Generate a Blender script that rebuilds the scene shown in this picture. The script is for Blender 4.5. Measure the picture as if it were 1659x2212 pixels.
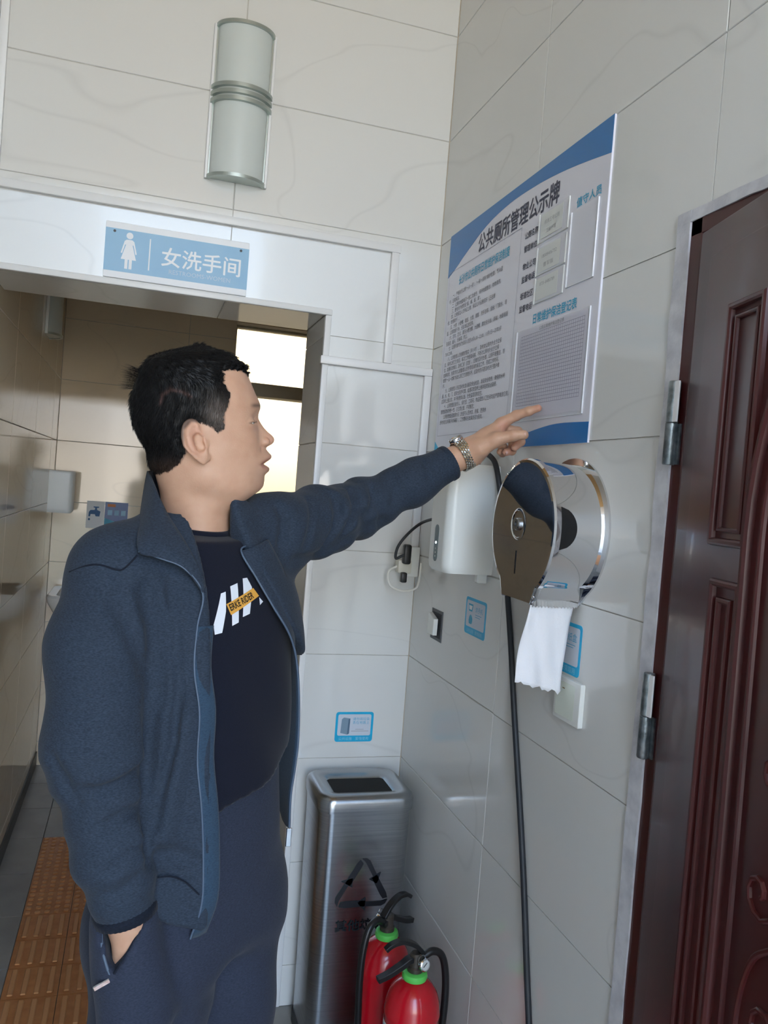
import bpy, bmesh, math, random
import numpy as np
from mathutils import Vector, Matrix
from mathutils.bvhtree import BVHTree

for o in list(bpy.data.objects):
    bpy.data.objects.remove(o, do_unlink=True)
SC = bpy.context.scene
COL = SC.collection
random.seed(7)
RNG = np.random.default_rng(7)

# ------------------------------------------------------------------ camera
cd = bpy.data.cameras.new('camera')
cam = bpy.data.objects.new('camera', cd)
COL.objects.link(cam)
cd.sensor_fit = 'HORIZONTAL'
cd.sensor_width = 36.0
cd.lens = 37.958
cd.clip_start = 0.02
CR = Vector((0.954748, -0.286882, 0.078457))
CU = Vector((-0.067461, 0.048029, 0.996565))
CB = Vector((-0.289665, -0.956761, 0.026502))
CP = Vector((-0.78904, -2.24133, 1.49899))
m = Matrix((CR, CU, CB)).transposed().to_4x4()
m.translation = CP
cam.matrix_world = m
SC.camera = cam

# ------------------------------------------------------------------ sky and sun
w = bpy.data.worlds.new('sky')
SC.world = w
w.use_nodes = True
wn = w.node_tree
bg = wn.nodes['Background']
SKY = (0.40, 0.64, 1.0)
tcw = wn.nodes.new('ShaderNodeTexCoord')
sxyz = wn.nodes.new('ShaderNodeSeparateXYZ')
rmp = wn.nodes.new('ShaderNodeValToRGB')
wn.links.new(tcw.outputs['Generated'], sxyz.inputs[0])
wn.links.new(sxyz.outputs['Z'], rmp.inputs[0])
wn.links.new(rmp.outputs[0], bg.inputs[0])
ce = rmp.color_ramp.elements          # hazy morning sky: warm white at the horizon, blue above
ce[0].position = 0.0; ce[0].color = (0.98, 0.90, 0.80, 1)
ce[1].position = 0.85; ce[1].color = (*SKY, 1)
q_ = ce.new(0.14); q_.color = (0.72, 0.83, 0.96, 1)
q_ = ce.new(0.36); q_.color = (0.52, 0.72, 1.0, 1)
bg.inputs[1].default_value = 9.0
sd = bpy.data.lights.new('sun', 'SUN')
sd.energy = 9.0
sd.color = (1.0, 0.90, 0.70)
sd.angle = math.radians(3.0)
sun = bpy.data.objects.new('sun', sd)
COL.objects.link(sun)
sun.location = (1, 12, 6)
sun.rotation_euler = Vector((-0.153, -0.977, -0.17)).to_track_quat('-Z', 'Y').to_euler()

SC.view_settings.view_transform = 'Standard'
SC.view_settings.look = 'None'
SC.view_settings.gamma = 1.0
SC.view_settings.use_curve_mapping = False
SC.view_settings.exposure = 0.30

# ------------------------------------------------------------------ helpers
def srgb(r, g, b):
    f = lambda c: (c / 255 / 12.92) if c / 255 <= 0.04045 else ((c / 255 + 0.055) / 1.055) ** 2.4
    return (f(r), f(g), f(b))

MATS = {}
def mat(name, col, rough=0.5, metal=0.0, spec=0.5, var=None, scale=20.0, bump=0.0, bscale=60.0, coat=0.0, detail=4.0,
        emit=None, estr=0.0, sss=0.0, attr=None, aniso=0.0, trans=0.0, sheen=0.0, stretch=None):
    if name in MATS:
        return MATS[name]
    M = bpy.data.materials.new(name)
    M.use_nodes = True
    nt = M.node_tree
    b = nt.nodes['Principled BSDF']
    b.inputs['Base Color'].default_value = (*col, 1)
    b.inputs['Roughness'].default_value = rough
    b.inputs['Metallic'].default_value = metal
    b.inputs['Specular IOR Level'].default_value = spec
    b.inputs['Coat Weight'].default_value = coat
    b.inputs['Coat Roughness'].default_value = 0.05
    b.inputs['Anisotropic'].default_value = aniso
    b.inputs['Transmission Weight'].default_value = trans
    if sheen:
        b.inputs['Sheen Weight'].default_value = sheen
        b.inputs['Sheen Roughness'].default_value = 0.5
    if sss:
        b.inputs['Subsurface Weight'].default_value = sss
        b.inputs['Subsurface Radius'].default_value = (0.9, 0.35, 0.2)
        b.inputs['Subsurface Scale'].default_value = 0.006
    if emit:
        b.inputs['Emission Color'].default_value = (*emit, 1)
        b.inputs['Emission Strength'].default_value = estr
    src = None
    if var or bump:
        tc = nt.nodes.new('ShaderNodeNewGeometry')
        vec = tc.outputs['Position']
        if stretch:
            mp = nt.nodes.new('ShaderNodeMapping')
            mp.inputs['Scale'].default_value = stretch
            nt.links.new(vec, mp.inputs['Vector'])
            vec = mp.outputs[0]
    if attr:
        an = nt.nodes.new('ShaderNodeAttribute')
        an.attribute_name = attr
        src = an.outputs['Color']
        nt.links.new(src, b.inputs['Base Color'])
    if var:
        n = nt.nodes.new('ShaderNodeTexNoise')
        n.inputs['Scale'].default_value = scale
        n.inputs['Detail'].default_value = detail
        nt.links.new(vec, n.inputs['Vector'])
        mx = nt.nodes.new('ShaderNodeMix')
        mx.data_type = 'RGBA'
        mx.inputs['A'].default_value = (*col, 1)
        mx.inputs['B'].default_value = (*var, 1)
        rp = nt.nodes.new('ShaderNodeMapRange')
        rp.inputs['From Min'].default_value = 0.35
        rp.inputs['From Max'].default_value = 0.65
        nt.links.new(n.outputs[0], rp.inputs[0])
        nt.links.new(rp.outputs[0], mx.inputs['Factor'])
        if src:
            mu = nt.nodes.new('ShaderNodeMix')
            mu.data_type = 'RGBA'
            mu.blend_type = 'MULTIPLY'
            mu.inputs['Factor'].default_value = 1.0
            nt.links.new(src, mu.inputs['A'])
            nt.links.new(mx.outputs['Result'], mu.inputs['B'])
            nt.links.new(mu.outputs['Result'], b.inputs['Base Color'])
        else:
            nt.links.new(mx.outputs['Result'], b.inputs['Base Color'])
    if bump:
        n2 = nt.nodes.new('ShaderNodeTexNoise')
        n2.inputs['Scale'].default_value = bscale
        n2.inputs['Detail'].default_value = 3.0
        nt.links.new(vec, n2.inputs['Vector'])
        bp = nt.nodes.new('ShaderNodeBump')
        bp.inputs['Strength'].default_value = bump
        bp.inputs['Distance'].default_value = 0.002
        nt.links.new(n2.outputs[0], bp.inputs['Height'])
        nt.links.new(bp.outputs[0], b.inputs['Normal'])
    MATS[name] = M
    return M

def tile_mat(TILE, nm='glazed_tile'):
    M = bpy.data.materials.new(nm)
    M.use_nodes = True
    nt = M.node_tree
    b = nt.nodes['Principled BSDF']
    geo = nt.nodes.new('ShaderNodeNewGeometry')
    mp = nt.nodes.new('ShaderNodeMapping')
    mp.inputs['Rotation'].default_value = (0.5, 0.7, 0.4)
    mp.inputs['Scale'].default_value = (1.0, 1.0, 2.2)
    nt.links.new(geo.outputs['Position'], mp.inputs[0])
    n = nt.nodes.new('ShaderNodeTexNoise')
    n.inputs['Scale'].default_value = 1.1
    n.inputs['Detail'].default_value = 2.0
    n.inputs['Distortion'].default_value = 0.6
    nt.links.new(mp.outputs[0], n.inputs['Vector'])
    r = nt.nodes.new('ShaderNodeValToRGB')
    e = r.color_ramp.elements
    e[0].position = 0.0; e[0].color = (*TILE, 1)
    e[1].position = 1.0; e[1].color = (*TILE, 1)
    for p_, c in ((0.492, TILE), (0.5, tuple(x * 0.93 for x in TILE)), (0.506, TILE)):
        q = e.new(p_); q.color = (*c, 1)
    nt.links.new(n.outputs[0], r.inputs[0])
    nt.links.new(r.outputs[0], b.inputs['Base Color'])
    b.inputs['Roughness'].default_value = 0.07
    b.inputs['Specular IOR Level'].default_value = 0.55
    n2 = nt.nodes.new('ShaderNodeTexNoise')
    n2.inputs['Scale'].default_value = 9.0
    nt.links.new(geo.outputs['Position'], n2.inputs['Vector'])
    bp = nt.nodes.new('ShaderNodeBump')
    bp.inputs['Strength'].default_value = 0.06
    bp.inputs['Distance'].default_value = 0.004
    nt.links.new(n2.outputs[0], bp.inputs['Height'])
    nt.links.new(bp.outputs[0], b.inputs['Normal'])
    return M

TILE = srgb(223, 223, 220)
M_TILE = tile_mat(TILE)
M_BEIGE = tile_mat(srgb(236, 220, 194), 'beige_glazed_tile')
M_GROUT = mat('grout', srgb(198, 195, 188), 0.85, var=srgb(182, 178, 170), scale=40)
M_PVC = mat('white_pvc', srgb(232, 232, 232), 0.35)
M_WHITE = mat('white_plastic', srgb(236, 238, 234), 0.32)
M_PAPERW = mat('paper_white', srgb(238, 238, 240), 0.8)
M_STEEL = mat('brushed_steel', srgb(176, 180, 184), 0.27, 1.0, var=srgb(160, 164, 170), scale=4, stretch=(1, 1, 60))
M_CHROME = mat('polished_steel', srgb(222, 222, 224), 0.035, 1.0)
M_BLACK = mat('black_plastic', srgb(22, 22, 24), 0.4)
M_DARK = mat('painted_shade', srgb(10, 10, 12), 0.8)  # near-black colour that stands in for shade inside openings
M_PLASTER = mat('white_plaster', srgb(214, 214, 218), 0.85, var=srgb(190, 190, 196), scale=30, bump=0.6, bscale=80)
M_DOOR = mat('door_red_brown', srgb(78, 26, 26), 0.32, var=srgb(62, 20, 22), scale=14, stretch=(1, 1, 0.15), coat=0.12)
M_CABLE = mat('black_rubber', srgb(38, 42, 48), 0.5)
M_CYAN = mat('print_cyan', srgb(20, 176, 222), 0.35)
M_BLUE = mat('print_blue', srgb(26, 116, 184), 0.3)
M_SKYBL = mat('print_sky_blue', srgb(140, 186, 220), 0.4, var=srgb(150, 192, 222), scale=9)
M_INK = mat('print_ink', srgb(52, 54, 78), 0.5)
M_INKG = mat('print_ink_grey', srgb(74, 76, 86), 0.5)
M_PRW = mat('print_white', srgb(238, 240, 244), 0.4)

def tag(o, label=None, cat=None, group=None, kind=None):
    if label: o['label'] = label
    if cat: o['category'] = cat
    if group: o['group'] = group
    if kind: o['kind'] = kind
    return o

def link(name, me, material=None, parent=None, smooth=False):
    o = bpy.data.objects.new(name, me)
    COL.objects.link(o)
    if material is not None:
        if isinstance(material, (list, tuple)):
            for x in material: me.materials.append(x)
        elif not me.materials:
            me.materials.append(material)
    if parent is not None:
        o.parent = parent
        o.matrix_parent_inverse = parent.matrix_basis.inverted()
    if smooth:
        for p_ in me.polygons: p_.use_smooth = True
    return o

def empty(name, loc=(0, 0, 0), rz=0.0):
    o = bpy.data.objects.new(name, None)
    COL.objects.link(o)
    o.empty_display_size = 0.05
    o.location = loc
    o.rotation_euler = (0, 0, rz)
    return o

def bm_obj(name, bm, material, parent=None, smooth=False, auto=None):
    me = bpy.data.meshes.new(name)
    bmesh.ops.recalc_face_normals(bm, faces=bm.faces[:])
    if auto:
        for f_ in bm.faces: f_.smooth = True
        for e_ in bm.edges:
            if len(e_.link_faces) == 2 and e_.calc_face_angle(0) > math.radians(auto):
                e_.smooth = False
    bm.to_mesh(me)
    bm.free()
    return link(name, me, material, parent, smooth)

def pyd(name, v, f, material, parent=None, smooth=True):
    me = bpy.data.meshes.new(name)
    me.from_pydata([tuple(map(float, x)) for x in v], [], [tuple(map(int, x)) for x in f])
    me.update()
    return link(name, me, material, parent, smooth)

def add_box(bm, lo, hi, bev=0.0, seg=1):
    lo = Vector(lo); hi = Vector(hi)
    vs = [bm.verts.new((x, y, z)) for x in (lo.x, hi.x) for y in (lo.y, hi.y) for z in (lo.z, hi.z)]
    fs = []
    for q in ((0, 1, 3, 2), (4, 6, 7, 5), (0, 4, 5, 1), (2, 3, 7, 6), (0, 2, 6, 4), (1, 5, 7, 3)):
        fs.append(bm.faces.new([vs[i] for i in q]))
    if bev:
        es = list({e_ for f_ in fs for e_ in f_.edges})
        bmesh.ops.bevel(bm, geom=es, offset=bev, segments=seg, affect='EDGES', profile=0.5)

def box(name, lo, hi, material, parent=None, bev=0.0, seg=1):
    bm = bmesh.new()
    add_box(bm, lo, hi, bev, seg)
    return bm_obj(name, bm, material, parent, auto=40 if bev and seg > 1 else None)

def frames(pts, closed=False):
    pts = [Vector(p_) for p_ in pts]
    n = len(pts)
    T = []
    for i in range(n):
        a = pts[max(i - 1, 0)] if not closed else pts[i - 1]
        b = pts[min(i + 1, n - 1)] if not closed else pts[(i + 1) % n]
        T.append((b - a).normalized())
    up = Vector((0, 0, 1)) if abs(T[0].z) < 0.9 else Vector((1, 0, 0))
    N = (up - T[0] * up.dot(T[0])).normalized()
    out = []
    for t in T:
        N = (N - t * N.dot(t)).normalized()
        out.append((t, N, t.cross(N)))
    return out

def add_tube(bm, pts, r, seg=10, cap=True, closed=False):
    pts = [Vector(p_) for p_ in pts]
    rr = r if isinstance(r, (list, tuple)) else [r] * len(pts)
    rings = []
    for p_, (t, N, B), q in zip(pts, frames(pts, closed), rr):
        rings.append([bm.verts.new(p_ + (N * math.cos(2 * math.pi * k / seg) + B * math.sin(2 * math.pi * k / seg)) * q) for k in range(seg)])
    m_ = len(rings)
    for i in range(m_ if closed else m_ - 1):
        A, B_ = rings[i], rings[(i + 1) % m_]
        for k in range(seg):
            bm.faces.new((A[k], A[(k + 1) % seg], B_[(k + 1) % seg], B_[k]))
    if cap and not closed:
        bm.faces.new(rings[0][::-1]); bm.faces.new(rings[-1])

def tube(name, pts, r, material, parent=None, seg=10, closed=False):
    bm = bmesh.new()
    add_tube(bm, pts, r, seg, True, closed)
    return bm_obj(name, bm, material, parent, auto=50)

def smooth_path(pts, n=8):
    P = [np.array(p_, float) for p_ in pts]
    P = [2 * P[0] - P[1]] + P + [2 * P[-1] - P[-2]]
    out = []
    for i in range(1, len(P) - 2):
        for t in np.linspace(0, 1, n, endpoint=False):
            a, b, c, d = P[i - 1], P[i], P[i + 1], P[i + 2]
            out.append(0.5 * (2 * b + (c - a) * t + (2 * a - 5 * b + 4 * c - d) * t * t + (3 * b - a - 3 * c + d) * t ** 3))
    out.append(P[-2])
    return [tuple(x) for x in out]

def add_lathe(bm, prof, center, axis='z', seg=32, a0=0.0, a1=2 * math.pi):
    full = abs(a1 - a0 - 2 * math.pi) < 1e-6
    n = seg if full else seg + 1
    c = Vector(center)
    rings = []
    for (r, h) in prof:
        ring = []
        for k in range(n):
            a = a0 + (a1 - a0) * k / seg
            x, y = r * math.cos(a), r * math.sin(a)
            v = {'z': (x, y, h), 'x': (h, x, y), 'y': (x, h, y)}[axis]
            ring.append(bm.verts.new(c + Vector(v)))
        rings.append(ring)
    for A, B in zip(rings, rings[1:]):
        for k in range(seg):
            bm.faces.new((A[k], A[(k + 1) % n], B[(k + 1) % n], B[k]))

def lathe(name, prof, center, material, parent=None, axis='z', seg=32, a0=0.0, a1=2 * math.pi, auto=35):
    bm = bmesh.new()
    add_lathe(bm, prof, center, axis, seg, a0, a1)
    bmesh.ops.remove_doubles(bm, verts=bm.verts[:], dist=1e-6)
    return bm_obj(name, bm, material, parent, auto=auto)

def slab(name, poly, M4, th, material, parent=None, bev=0.0):
    """2D polygon (x right, y up) laid in frame M4, extruded th along the frame's z."""
    bm = bmesh.new()
    vs = [bm.verts.new((x, y, 0)) for x, y in poly]
    f_ = bm.faces.new(vs)
    if th:
        r = bmesh.ops.extrude_face_region(bm, geom=[f_])
        bmesh.ops.translate(bm, vec=(0, 0, th), verts=[g_ for g_ in r['geom'] if isinstance(g_, bmesh.types.BMVert)])
        if bev:
            es = [e_ for e_ in bm.edges if all(v.co.z > th * 0.5 for v in e_.verts)]
            bmesh.ops.bevel(bm, geom=es, offset=bev, segments=2, affect='EDGES', profile=0.5)
    bmesh.ops.triangulate(bm, faces=[x for x in bm.faces if len(x.verts) > 4])
    bmesh.ops.transform(bm, matrix=M4, verts=bm.verts[:])
    return bm_obj(name, bm, material, parent)

def frame(origin, right, up):
    r = Vector(right).normalized(); u = Vector(up).normalized(); n = r.cross(u)
    M4 = Matrix((r, u, n)).transposed().to_4x4()
    M4.translation = Vector(origin)
    return M4

def off(M4, x, y, z):
    return M4 @ Matrix.Translation((x, y, z))

def rrect(x0, y0, x1, y1, r, n=5):
    out = []
    for cx, cy, a in ((x1 - r, y1 - r, 0), (x0 + r, y1 - r, 90), (x0 + r, y0 + r, 180), (x1 - r, y0 + r, 270)):
        for k in range(n + 1):
            t = math.radians(a + 90 * k / n)
            out.append((cx + r * math.cos(t), cy + r * math.sin(t)))
    return out

def text_mesh(s, size, width=None, align='LEFT', spacing=1.0, line=1.0, bold=0.0):
    cu = bpy.data.curves.new('lettering', 'FONT')
    cu.body = s
    cu.size = size
    cu.align_x = align
    cu.space_character = spacing
    cu.space_line = line
    cu.resolution_u = 2
    o = bpy.data.objects.new('lettering', cu)
    COL.objects.link(o)
    dg = bpy.context.evaluated_depsgraph_get()
    me = bpy.data.meshes.new_from_object(o.evaluated_get(dg))
    bpy.data.objects.remove(o, do_unlink=True)
    bpy.data.curves.remove(cu)
    me.materials.clear()
    n = len(me.vertices)
    co = np.empty(n * 3, np.float32)
    me.vertices.foreach_get('co', co)
    co = co.reshape(-1, 3)
    if bold and n:          # heavier strokes: shifted copies laid over each other
        fc_ = [tuple(p_.vertices) for p_ in me.polygons]
        vs_, fs_ = [], []
        for k, (dx, dy) in enumerate(((0, 0), (bold, 0), (-bold, 0), (0, bold), (0, -bold))):
            fs_ += [tuple(i + k * n for i in f_) for f_ in fc_]
            vs_.append(co + np.array((dx, dy, -0.00002 * k), np.float32))
        bpy.data.meshes.remove(me)
        me = bpy.data.meshes.new('lettering')
        co = np.concatenate(vs_)
        me.from_pydata([tuple(map(float, q)) for q in co], [], fs_)
    if width and n:
        x0, x1 = co[:, 0].min(), co[:, 0].max()
        k = width / (x1 - x0)
        co[:, 0] = (co[:, 0] - (x0 if align == 'LEFT' else 0)) * k
        me.vertices.foreach_set('co', co.ravel())
    return me

def text(name, s, size, M4, material, parent=None, **kw):
    me = text_mesh(s, size, **kw)
    me.transform(M4)
    return link(name, me, material, parent)

# ------------------------------------------------------------------ tiled walls
G = 0.0022
TH = 0.0025
SHARED = {}
def tile_surface(parent, origin, u, v, us, vs, holes=(), material=None, name='tile'):
    """cells between joints us x vs on the plane origin + u,v; the normal u x v points into the room"""
    u = Vector(u); v = Vector(v); n = u.cross(v)
    M0 = Matrix((u, v, n)).transposed().to_4x4()
    M0.translation = Vector(origin)
    for i in range(len(us) - 1):
        for j in range(len(vs) - 1):
            x0, x1, y0, y1 = us[i] + G / 2, us[i + 1] - G / 2, vs[j] + G / 2, vs[j + 1] - G / 2
            cut = [h for h in holes if h[0] < x1 and h[1] > x0 and h[2] < y1 and h[3] > y0]
            if any(h[0] <= x0 and h[1] >= x1 and h[2] <= y0 and h[3] >= y1 for h in cut):
                continue
            key = (round(x1 - x0, 4), round(y1 - y0, 4), material.name if material else '')
            if not cut and key in SHARED:
                me = SHARED[key]
            else:
                bm = bmesh.new()
                w_, h_ = x1 - x0, y1 - y0
                if not cut:
                    add_box(bm, (0, 0, -TH), (w_, h_, 0))
                    es = [e_ for e_ in bm.edges if all(abs(q.co.z) < 1e-9 for q in e_.verts)]
                    bmesh.ops.bevel(bm, geom=es, offset=0.0012, segments=1, affect='EDGES')
                else:
                    xs = sorted({0, w_} | {min(max(q - x0, 0), w_) for h in cut for q in h[:2]})
                    ys = sorted({0, h_} | {min(max(q - y0, 0), h_) for h in cut for q in h[2:4]})
                    fs = []
                    for a in range(len(xs) - 1):
                        for b in range(len(ys) - 1):
                            mx, my = (xs[a] + xs[a + 1]) / 2 + x0, (ys[b] + ys[b + 1]) / 2 + y0
                            if any(h[0] < mx < h[1] and h[2] < my < h[3] for h in cut):
                                continue
                            fs.append(bm.faces.new([bm.verts.new((p_, q, -TH)) for p_, q in ((xs[a], ys[b]), (xs[a + 1], ys[b]), (xs[a + 1], ys[b + 1]), (xs[a], ys[b + 1]))]))
                    if not fs:
                        bm.free(); continue
                    bmesh.ops.remove_doubles(bm, verts=bm.verts[:], dist=1e-6)
                    r = bmesh.ops.extrude_face_region(bm, geom=bm.faces[:])
                    bmesh.ops.translate(bm, vec=(0, 0, TH), verts=[q for q in r['geom'] if isinstance(q, bmesh.types.BMVert)])
                bmesh.ops.recalc_face_normals(bm, faces=bm.faces[:])
                me = bpy.data.meshes.new(name)
                bm.to_mesh(me); bm.free()
                me.materials.append(material or M_TILE)
                if not cut:
                    SHARED[key] = me
            o = bpy.data.objects.new(name, me)
            COL.objects.link(o)
            o.parent = parent
            o.matrix_basis = M0 @ Matrix.Translation((x0, y0, 0))

def boxes(name, lst, material, label, cat='wall', kind='structure'):
    bm = bmesh.new()
    for lo, hi in lst:
        add_box(bm, lo, hi)
    return tag(bm_obj(name, bm, material), label, cat, kind=kind)

XL, YB, YF, ZC = -1.195, 2.05, -4.2, 3.5
ZJ = [0.0] + [0.12 + 0.3 * k for k in range(12)] + [3.5]
JX, JD, HZ = -0.322, 0.285, 1.98            # jamb plane, wall thickness, opening height
DY0, DY1, DZ = -2.02, -1.128, 1.968         # door hole in the right wall

# right wall (X = 0) of the entrance
wr = boxes('wall_right', [((TH, DY1, 0), (0.2, -0.0, ZC)), ((TH, YF, 0), (0.2, DY0, ZC)), ((TH, DY0, DZ), (0.2, DY1, ZC))],
           M_GROUT, 'long white glazed tile wall carrying the notice board and dispensers')
us = [-0.6 * k for k in range(8)][::-1]
us = [q for q in us if q > YF + 0.05]; us = [YF] + us
tile_surface(wr, (0, 0, 0), (0, -1, 0), (0, 0, 1), sorted([-q for q in us]), ZJ, [(-DY1, -DY0, -1, DZ)])
# front wall (Y = 0) with the washroom opening
wf = boxes('wall_front', [((JX + TH, TH, 0), (0.0, JD - TH, ZC)), ((XL, TH, HZ + TH), (JX + TH, JD - TH, ZC))],
           M_GROUT, 'white tiled wall and pillar around the washroom opening')
tile_surface(wf, (0, 0, 0), (1, 0, 0), (0, 0, 1), [XL, -0.6, 0.0], ZJ, [(-9, JX, -1, HZ)])
tile_surface(wf, (JX, 0, 0), (0, -1, 0), (0, 0, 1), [-JD, 0.0], [z for z in ZJ if z < 1.95] + [HZ])     # jamb reveal
tile_surface(wf, (0, 0, HZ), (1, 0, 0), (0, -1, 0), [XL, -0.6, JX], [-JD, 0.0])                           # soffit
tile_surface(wf, (0, JD, 0), (-1, 0, 0), (0, 0, 1), [-0.0, 0.322], ZJ)                               # washroom side
# left wall (X = XL), running on into the washroom
wl = boxes('wall_left', [((XL - 0.2, YF, 0), (XL - TH, YB + TH, ZC))], M_GROUT, 'glazed tile wall running from the entrance into the washroom')
tile_surface(wl, (XL, 0, 0), (0, 1, 0), (0, 0, 1), [YF, -3.6, -3.0, -2.4, -1.8, -1.2, -0.6, 0], ZJ)
tile_surface(wl, (XL, 0, 0), (0, 1, 0), (0, 0, 1), [0, 0.6, 1.2, 1.8, YB], ZJ, material=M_BEIGE)
# washroom back wall (Y = YB) with the window
WX0, WX1, WZ0, WZ1 = -0.365, 0.3, 0.95, 2.31
wb = boxes('wall_back', [((XL - 0.2, YB + TH, 0), (WX0, YB + 0.2, ZC)), ((WX1, YB + TH, 0), (0.62, YB + 0.2, ZC)),
                         ((WX0, YB + TH, 0), (WX1, YB + 0.2, WZ0)), ((WX0, YB + TH, WZ1), (WX1, YB + 0.2, ZC))],
           M_GROUT, 'tiled far wall of the washroom around the frosted window')
tile_surface(wb, (0, YB, 0), (1, 0, 0), (0, 0, 1), [XL, -0.6, 0.0, 0.6], ZJ, [(WX0, WX1, WZ0, WZ1)], material=M_BEIGE)
ws = boxes('wall_side', [((0.6, JD, 0), (0.8, YB, ZC)), ((0.0, 0.0, 0), (0.8, JD, ZC))], M_BEIGE, 'tiled end wall of the washroom beyond the pillar')
cl = boxes('ceiling', [((XL - 0.2, YF, ZC), (0.8, YB + 0.2, ZC + 0.1))], mat('ceiling_tan', srgb(206, 166, 118), 0.9), 'plain tan ceiling above the entrance', 'ceiling')

# floor: grey 300 mm tiles with a strip of orange tactile tiles
M_FT = mat('grey_floor_tile', srgb(158, 156, 150), 0.3, var=srgb(144, 142, 138), scale=8, detail=6)
M_TAC = mat('orange_tactile_tile', srgb(206, 140, 86), 0.35, var=srgb(190, 122, 70), scale=25)
fl = boxes('floor', [((XL - 0.2, YF, -0.1), (0.8, YB + 0.2, -TH))], mat('floor_grout', srgb(84, 80, 74), 0.9), 'grey tiled floor with a strip of orange guide tiles', 'floor')
TX0, TX1, TY1 = -1.066, -0.766, 1.205
fy = [TY1 + 0.3 * k for k in range(-18, 3)]
fy = [YF] + [q for q in fy if q > YF + 0.05] + [YB]
tile_surface(fl, (0, 0, 0), (1, 0, 0), (0, 1, 0), [XL, TX0], fy, material=M_FT, name='floor_tile')
tile_surface(fl, (0, 0, 0), (1, 0, 0), (0, 1, 0), [TX0, TX1], [TY1] + [q for q in fy if q > TY1 + .01], material=M_FT, name='floor_tile')
tile_surface(fl, (0, 0, 0), (1, 0, 0), (0, 1, 0), [TX1, TX1 + .3, TX1 + .6, 0.0], [q for q in fy if q < 0.01] + [0.0], material=M_FT, name='floor_tile')
tile_surface(fl, (0, 0, 0), (1, 0, 0), (0, 1, 0), [TX1, JX, 0.0, 0.3, 0.6], [0.0] + [q for q in fy if q > 0.05], holes=[(JX, 9, -9, JD)], material=M_FT, name='floor_tile')
def tactile(dots):
    bm = bmesh.new()
    add_box(bm, (0.001, 0.001, -TH), (0.149, 0.149, 0.0))
    if dots:
        for i in range(5):
            for j in range(5):
                add_lathe(bm, [(0.0105, -0.0005), (0.0085, 0.003), (0.005, 0.004), (0.0, 0.0042)], (0.015 + 0.03 * i, 0.015 + 0.03 * j, 0), seg=8)
    else:
        for i in range(4):
            x = 0.0225 + 0.035 * i
            add_box(bm, (x - 0.0085, 0.012, -0.0005), (x + 0.0085, 0.138, 0.0055), 0.003)
    bmesh.ops.recalc_face_normals(bm, faces=bm.faces[:])
    for f_ in bm.faces:
        if f_.calc_center_median().z > 0.003: f_.material_index = 1
    me = bpy.data.meshes.new('tactile_tile')
    bm.to_mesh(me); bm.free()
    me.materials.append(M_TAC)
    me.materials.append(mat('pale_tactile_top', srgb(216, 156, 104), 0.3))  # raised tops a lighter orange than the tile
    return me
td, tb = tactile(True), tactile(False)
row = 0
y = TY1 - 0.15
while y > YF:
    for k in range(2):
        o = bpy.data.objects.new('tactile_tile', td if row < 4 else tb)
        COL.objects.link(o); o.parent = fl
        o.location = (TX0 + 0.15 * k, y, 0)
    y -= 0.15
    row += 1
gd = boxes('ground', [((-14, -22, -0.14), (14, YF, -0.02))], mat('pale_paving', srgb(216, 188, 150), 0.8, var=srgb(200, 174, 138), scale=3),
           'pale paving outside the open entrance', 'ground')
bb = boxes('base_band_left', [((XL, 0.3, 0), (XL + 0.006, YB, 0.07))], mat('dark_base_band', srgb(70, 72, 72), 0.4), 'dark low baseboard along the washroom wall', 'band')  # low dark band at the foot of the wall

# opening edge trims and cable trunking on the front wall
def trim(name, lst, label, bev=0.003, material=None, cat='trim'):
    bm = bmesh.new()
    for lo, hi in lst: add_box(bm, lo, hi, bev, 2)
    return tag(bm_obj(name, bm, material or M_PVC, auto=40), label, cat, kind='structure')
trim('trim_1', [((XL, -0.004, HZ - 0.004), (JX + 0.015, 0.012, HZ + 0.013))], 'white plastic edge strip along the lintel of the washroom opening')
trim('trim_2', [((JX - 0.004, -0.004, 0.0), (JX + 0.014, 0.012, HZ - 0.0045))], 'white plastic edge strip down the pillar corner', cat='trim')
trim('trim_3', [((XL, -0.014, 2.176), (-0.124, 0.0, 2.198))], 'long white cable trunking above the washroom sign', 0.002)
trim('trim_4', [((-0.150, -0.013, 1.862), (-0.127, 0.0, 2.176))], 'short upright white trunking between two level runs', 0.002)
trim('trim_5', [((-0.333, -0.016, 1.839), (-0.001, 0.0, 1.861))], 'white trunking run crossing the pillar at head height', 0.002)
trim('trim_6', [((-0.024, -0.015, 1.30), (-0.001, 0.0, 1.839))], 'white upright trunking down the corner beside the notice board', 0.002)
trim('trim_7', [((XL, -0.012, 2.198), (XL + 0.02, 0.0, ZC))], 'white upright trunking in the far upper corner', 0.002)

# ------------------------------------------------------------------ window in the washroom
M_ALU = mat('window_frame_olive', srgb(196, 188, 166), 0.45)
def frosted():
    M = bpy.data.materials.new('frosted_glass')
    M.use_nodes = True
    b = M.node_tree.nodes['Principled BSDF']
    b.inputs['Base Color'].default_value = (0.05, 0.044, 0.032, 1)
    b.inputs['Transmission Weight'].default_value = 1.0
    b.inputs['Roughness'].default_value = 0.5
    b.inputs['IOR'].default_value = 1.3
    return M
M_FROST = frosted()
win = tag(empty('window_1', (0, YB + 0.1, WZ0)), 'tall frosted window with a thick level bar behind the man', 'window', kind='structure')
def wpart(n, lo, hi, mt, bev=0.003):
    return box(n, lo, hi, mt, win, bev, 2)
yw0, yw1 = YB + 0.075, YB + 0.125
wpart('window_frame', (WX0, yw0, WZ0), (WX0 + 0.012, yw1, WZ1), M_ALU)
wpart('window_frame', (WX1 - 0.03, yw0, WZ0), (WX1, yw1, WZ1), M_ALU)
wpart('window_frame', (WX0, yw0, WZ1 - 0.012), (WX1, yw1, WZ1), M_ALU)
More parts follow.
